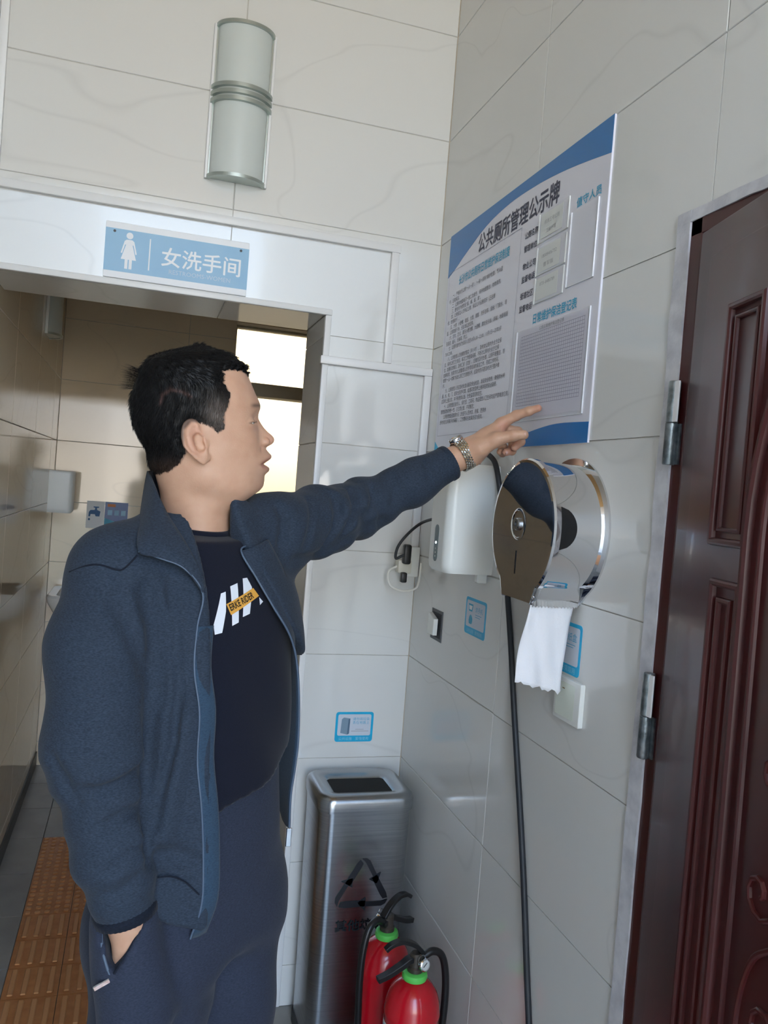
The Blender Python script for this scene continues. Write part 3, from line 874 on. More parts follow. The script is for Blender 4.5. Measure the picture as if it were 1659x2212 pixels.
# ------------------------------------------------------------------ white dispensers
def round_box(x0, x1, y0, y1, r, n=6):
    """outline in (out, along) plane with rounded outer corners"""
    pts = [(x0, y0)]
    for cx, cy, a0 in ((x1 - r, y0 + r, -90), (x1 - r, y1 - r, 0)):
        for k in range(n + 1):
            t = math.radians(a0 + 90 * k / n)
            pts.append((cx + r * math.cos(t), cy + r * math.sin(t)))
    pts.append((x0, y1))
    return pts
def dispenser(name, label, M4, w_, d_, h_, slot=True):
    """M4: x along the wall, y up, z out"""
    root = tag(empty(name), label, 'dispenser')
    root.location = M4.translation
    bpy.context.view_layer.update()
    bm = bmesh.new()
    out = round_box(0, d_, 0, w_, 0.022)
    rings = []
    for z, k, in ((0.0, 0.93), (0.008, 0.985), (0.02, 1.0), (h_ - 0.012, 1.0), (h_ - 0.003, 0.985), (h_, 0.96)):
        rings.append([bm.verts.new(M4 @ Vector((w_ / 2 + (a - w_ / 2) * k, z, o_ * k))) for o_, a in out])
    n = len(out)
    for A, B in zip(rings, rings[1:]):
        for k in range(n):
            bm.faces.new((A[k], A[(k + 1) % n], B[(k + 1) % n], B[k]))
    bm.faces.new(rings[0][::-1]); bm.faces.new(rings[-1])
    b_ = bm_obj('dispenser_body', bm, M_WHITE, root, auto=35)
    if slot:
        slab('indicator_strip', rrect(w_ / 2 - 0.012, 0.022, w_ / 2 + 0.012, 0.108, 0.0115), off(M4, 0, 0, d_), 0.0008, mat('indicator_grey', srgb(92, 108, 112), 0.2), root)
        lathe('indicator_light', [(0.003, 0), (0.0025, 0.001), (0, 0.0014)], (0, 0, 0), mat('led_white', (0.9, 0.95, 1), 0.3, emit=(0.8, 0.95, 1), estr=6), root, seg=10).matrix_basis = off(M4, w_ / 2, 0.066, d_ + 0.0008)
        for k in range(3):
            lathe('indicator_dot', [(0.0014, 0), (0.001, 0.0005), (0, 0.0006)], (0, 0, 0), M_WHITE, root, seg=8).matrix_basis = off(M4, w_ / 2, 0.034 + 0.009 * k, d_ + 0.0008)
        bm = bmesh.new(); add_box(bm, (w_ - 0.030, -0.020, 0.006), (w_ - 0.012, 0.012, 0.030), 0.002)
        bmesh.ops.transform(bm, matrix=M4, verts=bm.verts[:])
        bm_obj('bracket', bm, M_WHITE, root)
    return root
dispenser('soap_dispenser', 'white boxy dispenser with an indicator strip under the pointing hand', Rw(-0.410, 1.322), 0.122, 0.12, 0.253)
dispenser('paper_dispenser', 'small white dispenser in the far corner of the washroom', frame((XL, 1.80, 1.276), (0, 1, 0), (0, 0, 1)), 0.13, 0.108, 0.197, False)

# ------------------------------------------------------------------ polished tissue roll dispenser
td_ = tag(empty('tissue_dispenser', (0, -0.868, 1.45)), 'round mirror-polished tissue roll dispenser on the tiled wall', 'dispenser')
bpy.context.view_layer.update()
YC, ZC_, RD, XD = -0.868, 1.45, 0.128, 0.105
def drum_outline(r, k=1.0):
    a0 = math.radians(-58)
    arc_ = [(-r * math.cos(t), r * math.sin(t)) for t in np.linspace(a0, math.pi - a0, 72)]
    # board-style frame: x along -Y (towards the camera), y up
    return [(-x, y_) for x, y_ in arc_][::1]
def drum_ring(x, r, sp=0.0):
    pts = [(r * math.cos(t), r * math.sin(t)) for t in np.linspace(math.radians(-55), math.radians(235), 80)]
    pts = [(0.058 , -0.135 - sp)] + pts + [(-0.058, -0.135 - sp)]
    return [(-x, YC - a, ZC_ + b) for a, b in pts]
bm = bmesh.new()
prof = [(0.0, RD + 0.010, 0.0), (0.004, RD + 0.010, 0), (0.005, RD - 0.002, 0), (0.092, RD - 0.002, 0.0), (0.092, RD + 0.002, 0.001), (0.101, RD + 0.002, 0.001), (0.1045, RD - 0.001, 0.0), (0.105, RD - 0.006, -0.002)]
rings = [[bm.verts.new(q) for q in drum_ring(x, r, s)] for x, r, s in prof]
n = len(rings[0])
for A, B in zip(rings, rings[1:]):
    for k in range(n - 1):
        bm.faces.new((A[k], A[k + 1], B[k + 1], B[k]))
bm_obj('drum', bm, M_CHROME, td_, auto=30)
bm = bmesh.new()
bm.faces.new([bm.verts.new((-XD, q[1], q[2])) for q in drum_ring(XD, RD - 0.006, -0.002)])
bmesh.ops.triangulate(bm, faces=bm.faces[:])
face = bm_obj('drum_face', bm, M_CHROME, td_)
lathe('face_dimple', [(0.030, 0.0004), (0.029, 0.0012), (0.026, 0.0014), (0.025, 0.0004)], (0, 0, 0), M_CHROME, face, seg=32).matrix_basis = Rw(-0.858, 1.456, XD)
lathe('lock', [(0.012, 0), (0.012, 0.004), (0.010, 0.006), (0.005, 0.006), (0.0045, 0.002), (0, 0.002)], (0, 0, 0), M_STEEL, face, seg=20).matrix_basis = Rw(-0.858, 1.456, XD)
slab('sight_slot', rrect(-0.0018, -0.022, 0.0018, 0.022, 0.0017, 3), Rw(-0.858, 1.384, XD), 0.0006, M_DARK, face)
# half-moon dark patch on the drum side, painting the shade of an opening
bm = bmesh.new()
vs = []
for k in range(17):
    zz = 1.420 + (1.495 - 1.420) * k / 16
    d_ = 0.0315 * math.sqrt(max(0, 1 - ((zz - 1.4575) / 0.0376) ** 2))
    row_ = []
    for x in (-0.0915, -0.0915 + d_):
        ang = math.asin((zz - ZC_) / RD)
        row_.append(bm.verts.new((x, YC - (RD - 0.0005) * math.cos(ang), zz)))
    vs.append(row_)
for A, B in zip(vs, vs[1:]):
    bm.faces.new((A[0], A[1], B[1], B[0]))
bm_obj('side_shade', bm, M_DARK, td_, True)
# mouth with serrated cutter
bm = bmesh.new()
zs = []
for k in range(29):
    x = -0.100 + 0.092 * k / 28
    zs.append((x, 1.3135 if k % 2 else 1.310))
top = [bm.verts.new((x, -0.930, 1.336)) for x, z in zs]
bot = [bm.verts.new((x, -0.9305, z)) for x, z in zs]
for k in range(28):
    bm.faces.new((top[k], top[k + 1], bot[k + 1], bot[k]))
bm_obj('cutter_bar', bm, M_CHROME, td_)
lathe('screw', [(0.0, -0.0), (0.0055, 0.0), (0.0055, 0.002), (0.003, 0.005), (0, 0.0055)], (0, 0, 0), M_STEEL, td_, seg=14).matrix_basis = frame((-0.1, -0.931, 1.326), (1, 0, 0), (0, 0, 1))
lathe('roll_core', [(0.02, 0.01), (0.115, 0.01), (0.115, 0.095), (0.02, 0.095)], (-0.1, YC, ZC_), M_PAPERW, td_, axis='x', seg=28)
# hanging tissue
rt = random.Random(11)
bm = bmesh.new()
NX, NZ = 16, 22
grid = []
for j in range(NZ + 1):
    t = j / NZ
    r_ = []
    for i in range(NX + 1):
        s = i / NX
        x = -0.101 + 0.089 * s - 0.011 * t - 0.006 * t * (1 - s)
        zend = 1.172 - 0.020 * s + (rt.uniform(-0.0045, 0.0045) if j == NZ else 0)
        z = 1.316 + (zend - 1.316) * t
        yy = -0.926 + 0.010 * math.sin(2.6 * t) + 0.0035 * math.sin(s * 7 + t * 3) * t + 0.002 * math.sin(s * 15 - t * 8)
        r_.append(bm.verts.new((x, yy, z)))
    grid.append(r_)
for A, B in zip(grid, grid[1:]):
    for i in range(NX):
        bm.faces.new((A[i], A[i + 1], B[i + 1], B[i]))
tp = bm_obj('tissue_sheet', bm, mat('tissue', srgb(240, 240, 244), 0.9, bump=0.3, bscale=300), td_, True)
sm = tp.modifiers.new('thickness', 'SOLIDIFY'); sm.thickness = 0.0006

# ------------------------------------------------------------------ steel litter bin
bi = tag(empty('trash_bin', (-0.16, -0.13, 0)), 'brushed steel bin with a rectangular open lid and recycling mark', 'bin')
bpy.context.view_layer.update()
BX0, BX1, BY0, BY1, BZ = -0.293, -0.030, -0.247, -0.022, 0.70
def rr_ring(z, inset, r, wob=0.0):
    return [(x, y_, z) for x, y_ in rrect(BX0 + inset, BY0 + inset, BX1 - inset, BY1 - inset, r, 8)]
def ring_mesh(name, rs, mt, parent, cap0=False, cap1=False, auto=30):
    bm = bmesh.new()
    R_ = [[bm.verts.new(q) for q in r] for r in rs]
    n = len(R_[0])
    for A, B in zip(R_, R_[1:]):
        for k in range(n):
            bm.faces.new((A[k], A[(k + 1) % n], B[(k + 1) % n], B[k]))
    if cap0: bm.faces.new(R_[0][::-1])
    if cap1: bm.faces.new(R_[-1])
    return bm_obj(name, bm, mt, parent, auto=auto)
ring_mesh('bin_body', [rr_ring(0.012, 0.012, 0.035), rr_ring(0.655, 0.006, 0.036)], M_STEEL, bi, True)
ring_mesh('bin_base', [rr_ring(0.0, 0.008, 0.036), rr_ring(0.03, 0.008, 0.036)], M_BLACK, bi, True, True)
def op_ring(z, g=0.0):
    return [(x, y_, z) for x, y_ in rrect(BX0 + 0.050 - g, BY0 + 0.052 - g, BX1 - 0.052 + g, BY1 - 0.068 + g, 0.012, 8)]
lid = ring_mesh('bin_lid', [rr_ring(0.656, 0.010, 0.034), rr_ring(0.657, 0.001, 0.038), rr_ring(0.682, 0.0, 0.040), rr_ring(0.693, 0.003, 0.042), rr_ring(0.6995, 0.012, 0.036), rr_ring(0.7005, 0.020, 0.030), op_ring(0.6945, 0.004), op_ring(0.691)], M_STEEL, bi, auto=50)
ring_mesh('bin_shade', [op_ring(0.6912, 0.0005), op_ring(0.25, 0.0005)], M_DARK, bi, True)  # near-black colour in place of the shade inside the bin
PF = frame((-0.1615, BY0 + 0.0075, 0.0), (1, 0, 0), (0, 0, 1))
M_PRK = mat('print_black', srgb(28, 32, 40), 0.5)
def rot2(p_, a): return (p_[0] * math.cos(a) - p_[1] * math.sin(a), p_[0] * math.sin(a) + p_[1] * math.cos(a))
R_c = (0.0, 0.455)
rec = empty('recycling_mark'); rec.parent = bi; rec.matrix_parent_inverse = bi.matrix_basis.inverted()
for k in range(3):
    a = math.radians(120 * k)
    for pl in ([(-0.006, 0.046), (-0.012, 0.0395), (-0.029, 0.0095), (-0.021, 0.0045), (-0.004, 0.033), (-0.001, 0.040)],
               [(-0.004, 0.048), (0.004, 0.048), (0.010, 0.044), (0.0225, 0.021), (0.029, 0.0245), (0.0235, 0.006), (0.010, 0.0135), (0.0165, 0.0175), (0.003, 0.041)]):
        q = [rot2(p_, a) for p_ in pl]
        slab('mark_arrow', [(x * 1.65 + R_c[0], y_ * 1.65 + R_c[1]) for x, y_ in q], off(PF, 0, 0, 0.0008), 0.0004, M_PRK, rec)
text('lettering', '其他垃圾', 0.031, off(PF, -0.066, 0.345, 0.0012), M_PRK, bi, width=0.135, bold=0.0004)
text('lettering', 'Su..', 0.016, off(PF, -0.012, 0.612, -0.0012), mat('raised_mark', srgb(196, 200, 206), 0.2, 1.0), bi)

# ------------------------------------------------------------------ fire extinguishers
M_RED = mat('extinguisher_red', srgb(196, 16, 34), 0.25, var=srgb(180, 14, 30), scale=12, coat=0.4)
M_GREEN = mat('green_ring', srgb(96, 204, 92), 0.4)
def extinguisher(label, x, y_, rz):
    r = tag(empty('fire_extinguisher', (x, y_, 0), rz), label, 'extinguisher', 'fire extinguishers beside the bin')
    bpy.context.view_layer.update()
    L = r.matrix_basis
    def put(o): o.matrix_parent_inverse = Matrix.Identity(4); return o
    cyl = put(lathe('cylinder', [(0, 0.012), (0.05, 0.012), (0.058, 0.006), (0.061, 0.0), (0.0625, 0.008), (0.0625, 0.335), (0.0632, 0.338), (0.0632, 0.346), (0.0622, 0.349), (0.060, 0.368), (0.053, 0.388), (0.041, 0.404), (0.028, 0.414), (0.018, 0.418), (0, 0.419)], (0, 0, 0), M_RED, r, seg=40))
    put(lathe('green_ring', [(0.017, 0.416), (0.027, 0.417), (0.029, 0.423), (0.027, 0.431), (0.021, 0.434), (0.0165, 0.434)], (0, 0, 0), M_GREEN, r, seg=28))
    put(lathe('valve', [(0.0165, 0.424), (0.018, 0.436), (0.018, 0.443), (0.0145, 0.446), (0.0145, 0.470), (0.011, 0.474), (0.0, 0.474)], (0, 0, 0), mat('valve_metal', srgb(86, 80, 74), 0.4, 0.6), r, seg=20))
    g = put(lathe('gauge', [(0, 0), (0.014, 0), (0.014, 0.006), (0.012, 0.008), (0.0115, 0.006), (0, 0.006)], (0, 0, 0), M_CHROME, r, seg=20))
    g.matrix_basis = frame((0.010, -0.018, 0.455), (1, 0.3, 0), (0, 0.2, 1))
    d = put(lathe('gauge_dial', [(0.0112, 0.0064), (0, 0.0066)], (0, 0, 0), mat('dial_grey', srgb(200, 204, 200), 0.3), g, seg=18))
    put(tube('gauge_pointer', [(-0.006, -0.003, 0.0072), (0.005, 0.004, 0.0072)], 0.0008, M_BLACK, g, seg=6))
    def lever(n, path, w_, th):
        bm = bmesh.new()
        pts = [Vector(q) for q in smooth_path(path, 6)]
        R_ = []
        for i, p_ in enumerate(pts):
            t = (pts[min(i + 1, len(pts) - 1)] - pts[max(i - 1, 0)]).normalized()
            nn = Vector((-t.z, 0, t.x))
            k = 1 - 0.25 * i / (len(pts) - 1)
            R_.append([bm.verts.new(p_ + Vector((0, sy * w_ / 2 * k, 0)) + nn * sn * th / 2) for sy, sn in ((-1, -1), (1, -1), (1, 1), (-1, 1))])
        for A, B in zip(R_, R_[1:]):
            for k in range(4): bm.faces.new((A[k], A[(k + 1) % 4], B[(k + 1) % 4], B[k]))
        bm.faces.new(R_[0][::-1]); bm.faces.new(R_[-1])
        bmesh.ops.bevel(bm, geom=bm.edges[:], offset=0.0012, segments=1, affect='EDGES')
        return put(bm_obj(n, bm, M_BLACK, r))
    lever('carry_handle', [(0.020, 0, 0.452), (-0.010, 0, 0.462), (-0.035, 0, 0.450), (-0.065, 0, 0.436), (-0.092, 0, 0.428)], 0.022, 0.012)
    lever('squeeze_lever', [(0.018, 0, 0.470), (-0.005, 0, 0.492), (-0.035, 0, 0.505), (-0.062, 0, 0.502), (-0.078, 0, 0.492)], 0.020, 0.009)
    put(tube('safety_pin', [(0.004 + 0.009 * math.cos(t), -0.021, 0.466 + 0.013 * math.sin(t)) for t in np.linspace(0, 2 * math.pi, 16, endpoint=False)], 0.0011, M_STEEL, r, seg=6, closed=True))
    put(tube('hose', smooth_path([(0.014, 0, 0.458), (0.040, 0, 0.470), (0.066, 0, 0.456), (0.080, 0.0, 0.41), (0.084, 0.0, 0.34), (0.079, 0, 0.24), (0.073, 0, 0.14)], 8), 0.0085, M_BLACK, r, seg=12))
    put(lathe('nozzle', [(0.0, 0.06), (0.009, 0.06), (0.011, 0.09), (0.009, 0.145), (0, 0.145)], (0.073, 0, 0), M_BLACK, r, seg=14))
    # paper label wrapped on the cylinder
    def wrap(n, a0, a1, z0, z1, mt, rr=0.0629):
        bm = bmesh.new()
        A = [[bm.verts.new((rr * math.cos(t), rr * math.sin(t), z)) for t in np.linspace(a0, a1, 12)] for z in (z0, z1)]
        for k in range(11): bm.faces.new((A[0][k], A[0][k + 1], A[1][k + 1], A[1][k]))
        return put(bm_obj(n, bm, mt, r, True))
    a = math.radians(196)
    lb = wrap('paper_label', a - 0.9, a + 0.22, 0.17, 0.325, M_PRW)
    wrap('label_print', a - 0.7, a + 0.1, 0.296, 0.315, M_BLUE, 0.0632)
    return r
extinguisher('red fire extinguisher nearest the camera beside the black cable', -0.128, -0.575, math.radians(8))
extinguisher('red fire extinguisher close against the steel bin', -0.142, -0.405, math.radians(-150))

# ------------------------------------------------------------------ washroom basin and wall notices
wbn = tag(empty('wash_basin', (-0.95, YB, 0.8)), 'white ceramic basin on the washroom far wall', 'basin')
bpy.context.view_layer.update()
def bas_ring(z, ins, r=0.06): return [(x, y_, z) for x, y_ in rrect(-1.165 + ins, 1.66 + ins, -0.66 - ins, 2.048 - min(ins, 0.0), r, 8)]
ring_mesh('basin_bowl', [bas_ring(0.76, 0.10), bas_ring(0.80, 0.04), bas_ring(0.87, 0.005), bas_ring(0.895, 0.0), bas_ring(0.905, 0.008), bas_ring(0.90, 0.04), bas_ring(0.84, 0.06), bas_ring(0.80, 0.10)], mat('ceramic', srgb(236, 236, 232), 0.1), wbn, True, True)
tube('tap', smooth_path([(-0.9, 2.0, 0.9), (-0.9, 2.0, 1.0), (-0.9, 1.96, 1.04), (-0.9, 1.88, 1.03), (-0.9, 1.87, 1.01)], 6), 0.011, M_CHROME, wbn)
lathe('pedestal', [(0.0, 0.0), (0.11, 0.0), (0.10, 0.03), (0.085, 0.4), (0.11, 0.77), (0, 0.77)], (-0.91, 1.9, 0), MATS['ceramic'], wbn, seg=28)
tn = tag(empty('tap_notice', (-1.0, YB, 1.2)), 'white notice with a blue tap picture on the washroom wall', 'notice')
bpy.context.view_layer.update()
T0 = frame((-1.036, YB, 1.197), (1, 0, 0), (0, 0, 1))
slab('notice_card', [(0, 0), (0.084, 0), (0.084, 0.136), (0, 0.136)], T0, 0.002, mat('card_offwhite', srgb(222, 222, 220), 0.5), tn)
tap_ = [(0.010, 0.058), (0.018, 0.058), (0.020, 0.070), (0.040, 0.070), (0.044, 0.060), (0.062, 0.060), (0.066, 0.085), (0.050, 0.092), (0.048, 0.102), (0.058, 0.104), (0.058, 0.109), (0.032, 0.109), (0.032, 0.104), (0.040, 0.102), (0.038, 0.092), (0.018, 0.090), (0.011, 0.080)]
slab('tap_picture', tap_, off(T0, 0, 0, 0.0021), 0.0004, mat('tap_blue', srgb(20, 84, 132), 0.5), tn)
slab('drop_picture', [(0.014 + 0.005 * math.cos(t), 0.044 + 0.006 * math.sin(t)) for t in np.linspace(0, 2 * math.pi, 12, endpoint=False)], off(T0, 0, 0, 0.0021), 0.0004, MATS['tap_blue'], tn)
bp_ = tag(empty('blue_poster', (-0.89, YB, 1.2)), 'dark blue poster beside the tap notice behind the shoulder', 'poster')
bpy.context.view_layer.update()
T1 = frame((-0.950, YB, 1.197), (1, 0, 0), (0, 0, 1))
slab('poster_sheet', [(0, 0), (0.11, 0), (0.11, 0.136), (0, 0.136)], T1, 0.002, mat('poster_blue', srgb(24, 70, 132), 0.35), bp_)
slab('poster_mark', [(0.012, 0.112), (0.05, 0.112), (0.05, 0.126), (0.012, 0.126)], off(T1, 0, 0, 0.0021), 0.0003, mat('poster_orange', srgb(206, 120, 60), 0.5), bp_)
for x0 in (0.014, 0.046, 0.078):
    slab('poster_block', [(x0, 0.07), (x0 + 0.022, 0.07), (x0 + 0.022, 0.096), (x0, 0.096)], off(T1, 0, 0, 0.0021), 0.0003, mat('poster_pale', srgb(150, 190, 214), 0.5), bp_)
slab('poster_wave', [(0, 0.0), (0.11, 0.0), (0.11, 0.05), (0.06, 0.036), (0.0, 0.055)], off(T1, 0, 0, 0.0021), 0.0003, mat('poster_teal', srgb(60, 150, 180), 0.5), bp_)

# ------------------------------------------------------------------ implicit-surface modelling for the man
F32 = np.float32
def V3(*a): return np.array(a, F32)
def rcone(P, a, b, ra, rb):
    a = V3(*a); b = V3(*b); ba = b - a
    t = np.clip(((P - a) @ ba) / float(ba @ ba), 0, 1)
    d = P - a - t[..., None] * ba
    return np.sqrt((d * d).sum(-1)) - (ra + (rb - ra) * t)
def chain(P, pts, rr, k=0.02):
    d = None
    for i in range(len(pts) - 1):
        e = rcone(P, pts[i], pts[i + 1], rr[i], rr[i + 1])
        d = e if d is None else smin(d, e, k)
    return d
def ellip(P, c, r, ax=None):
    q = P - V3(*c)
    if ax is not None: q = q @ np.array(ax, F32).T
    r = V3(*r)
    k0 = np.sqrt(((q / r) ** 2).sum(-1)); k1 = np.sqrt(((q / (r * r)) ** 2).sum(-1)) + 1e-9
    return k0 * (k0 - 1) / k1
def smin(a, b, k):
    h = np.clip(0.5 + 0.5 * (b - a) / k, 0, 1)
    return b * (1 - h) + a * h - k * h * (1 - h)
def smax(a, b, k): return -smin(-a, -b, k)
def pl_dist(P, pts):
    d = None
    for a, b in zip(pts, pts[1:]):
        e = rcone(P, a, b, 0, 0)
        d = e if d is None else np.minimum(d, e)
    return d
def groove(P, pts, s, amp):
    d = pl_dist(P, pts)
    return amp * np.exp(-(d / s) ** 2)
def table(xs, ys, x, sm=0.0, lo=None, hi=None):
    """piecewise table, smoothed over sm, evaluated at x"""
    lo = xs[0] if lo is None else lo; hi = xs[-1] if hi is None else hi
    g = np.linspace(lo, hi, 700); v = np.interp(g, xs, ys)
    if sm:
        s = sm / (g[1] - g[0]); n = int(3 * s) + 1
        kx = np.exp(-0.5 * (np.arange(-n, n + 1) / s) ** 2); kx /= kx.sum()
        v = np.convolve(np.pad(v, n, mode='edge'), kx, mode='valid')
    return np.interp(x, g, v).astype(F32)
def smoothstep(a, b, x):
    t = np.clip((x - a) / (b - a), 0, 1)
    return t * t * (3 - 2 * t)

def surface_nets(fn, lo, hi, h):
    lo = np.array(lo, float); hi = np.array(hi, float)
    n = np.ceil((hi - lo) / h).astype(int) + 1
    ax = [(lo[i] + h * np.arange(n[i])).astype(F32) for i in range(3)]
    Fv = np.empty(tuple(n), F32)
    for i0 in range(0, n[0], 24):
        g = np.stack(np.meshgrid(ax[0][i0:i0 + 24], ax[1], ax[2], indexing='ij'), -1)
        Fv[i0:i0 + 24] = fn(g)
    S = Fv < 0
    c = S[:-1, :-1, :-1].astype(np.int8)
    tot = np.zeros(c.shape, np.int8)
    for dx in (0, 1):
        for dy in (0, 1):
            for dz_ in (0, 1):
                tot += S[dx:n[0] - 1 + dx, dy:n[1] - 1 + dy, dz_:n[2] - 1 + dz_]
    act = np.argwhere((tot > 0) & (tot < 8))
    idm = -np.ones(c.shape, np.int32)
    idm[tuple(act.T)] = np.arange(len(act))
    acc = np.zeros((len(act), 3)); cnt = np.zeros(len(act))
    for axis in range(3):
        o1, o2 = [k for k in range(3) if k != axis]
        for a in (0, 1):
            for b in (0, 1):
                off_ = np.zeros(3, int); off_[o1] = a; off_[o2] = b
                p0 = act + off_; p1 = p0.copy(); p1[:, axis] += 1
                f0 = Fv[tuple(p0.T)]; f1 = Fv[tuple(p1.T)]
                x = (f0 < 0) != (f1 < 0)
                t = np.where(x, f0 / np.where(x, f0 - f1, 1), 0)
                pos = off_ + np.zeros((len(act), 3)); pos[:, axis] = t
                acc += pos * x[:, None]; cnt += x
    vert = lo + h * (act + acc / cnt[:, None])
    faces = []
    for axis in range(3):
        o1, o2 = (axis + 1) % 3, (axis + 2) % 3
        s0 = [slice(None)] * 3; s1 = [slice(None)] * 3
        s0[axis] = slice(0, -1); s1[axis] = slice(1, None)
        A = S[tuple(s0)]; B = S[tuple(s1)]
        e = np.argwhere(A != B)
        ok = (e[:, o1] > 0) & (e[:, o2] > 0) & (e[:, o1] < n[o1] - 1) & (e[:, o2] < n[o2] - 1)
        e = e[ok]
        q = []
        for a, b in ((-1, -1), (0, -1), (0, 0), (-1, 0)):
            p_ = e.copy(); p_[:, o1] += a; p_[:, o2] += b
            q.append(idm[tuple(p_.T)])
        q = np.stack(q, 1)
        fl_ = ~A[tuple(e.T)]
        q[fl_] = q[fl_][:, ::-1]
        faces.append(q)
    faces = np.concatenate(faces)
    faces = faces[(faces >= 0).all(1)]
    return vert, faces

# ---- key points of the figure (metres, world)
TF = V3(0.643, -0.766, 0); TL = V3(0.766, 0.643, 0)            # chest direction, his left
RS = (-0.812, -0.968, 1.345); LS = (-0.556, -0.795, 1.405)
R_ARM = [RS, (-0.826, -1.012, 1.24), (-0.824, -1.040, 1.105), (-0.790, -1.062, 0.965), (-0.766, -1.066, 0.868)]
R_RAD = [0.066, 0.073, 0.068, 0.052, 0.042]
L_ELB = (-0.362, -0.655, 1.459); L_WR = (-0.150, -0.648, 1.586)
L_ARM = [LS, (-0.455, -0.72, 1.431), L_ELB, (-0.25, -0.655, 1.521), (-0.163, -0.650, 1.574)]
L_RAD = [0.068, 0.063, 0.054, 0.043, 0.036]

ZT = [0.70, 0.80, 0.95, 1.05, 1.15, 1.25, 1.33, 1.39, 1.44, 1.475]
def torso(P, da=0.0, db=0.0, A=None, B=None):
    z = P[..., 2]
    cx = table([0.7, 1.45], [-0.668, -0.690], z); cy = table([0.7, 1.45], [-0.905, -0.868], z)
    a = table(ZT, A or [0.168, 0.174, 0.180, 0.186, 0.192, 0.196, 0.180, 0.130, 0.08, 0.05], z, 0.02) + da
    b = table(ZT, B or [0.138, 0.146, 0.154, 0.156, 0.152, 0.142, 0.120, 0.088, 0.062, 0.05], z, 0.02) + db
    qx = P[..., 0] - cx; qy = P[..., 1] - cy
    l = (qx * TL[0] + qy * TL[1]) / a; f_ = (qx * TF[0] + qy * TF[1] - 0.008) / b
    n = 2.3
    r = (np.abs(l) ** n + np.abs(f_) ** n + 1e-9) ** (1 / n)
    d = (r - 1) * np.minimum(a, b)
    return d, l * a, f_ * b          # distance, sideways (his left +), forward

def noise3(P, s, seed=0):
    """cheap smooth noise"""
    r = np.random.default_rng(seed)
    out = 0
    for k in range(5):
        d = r.normal(size=3); d /= np.linalg.norm(d)
        out = out + np.sin((P @ d.astype(F32)) * F32(s * r.uniform(0.7, 1.4)) + F32(r.uniform(0, 6)))
    return out / 5

def arm_folds(P, pts, amps):
    """ring folds along an arm axis; amps: (pos, width, amp, tilt)"""
    out = 0
    for a, b in zip(pts, pts[1:]):
        pass
    return out

def axis_param(P, pts):
    """length along a polyline at the closest point"""
    best = None; s = None; L = 0.0
    for a, b in zip(pts, pts[1:]):
        a = V3(*a); b = V3(*b); ba = b - a; ln = float(np.sqrt(ba @ ba))
        t = np.clip(((P - a) @ ba) / (ln * ln), 0, 1)
        d = ((P - a - t[..., None] * ba) ** 2).sum(-1)
        v = L + t * ln
        if best is None: best, s = d, v
        else:
            m_ = d < best
            best = np.where(m_, d, best); s = np.where(m_, v, s)
        L += ln
    return s

# opening of the jacket, as sideways limits (his right edge, his left edge) by height
OPZ = [0.74, 0.84, 0.92, 1.00, 1.10, 1.20, 1.28, 1.34, 1.40, 1.46, 1.52]
OPR = [-0.088, -0.088, -0.088, -0.095, -0.098, -0.097, -0.092, -0.085, -0.075, -0.07, -0.07]
OPL = [0.40, 0.40, 0.40, 0.40, 0.40, 0.15, 0.065, 0.035, 0.018, 0.01, 0.01]

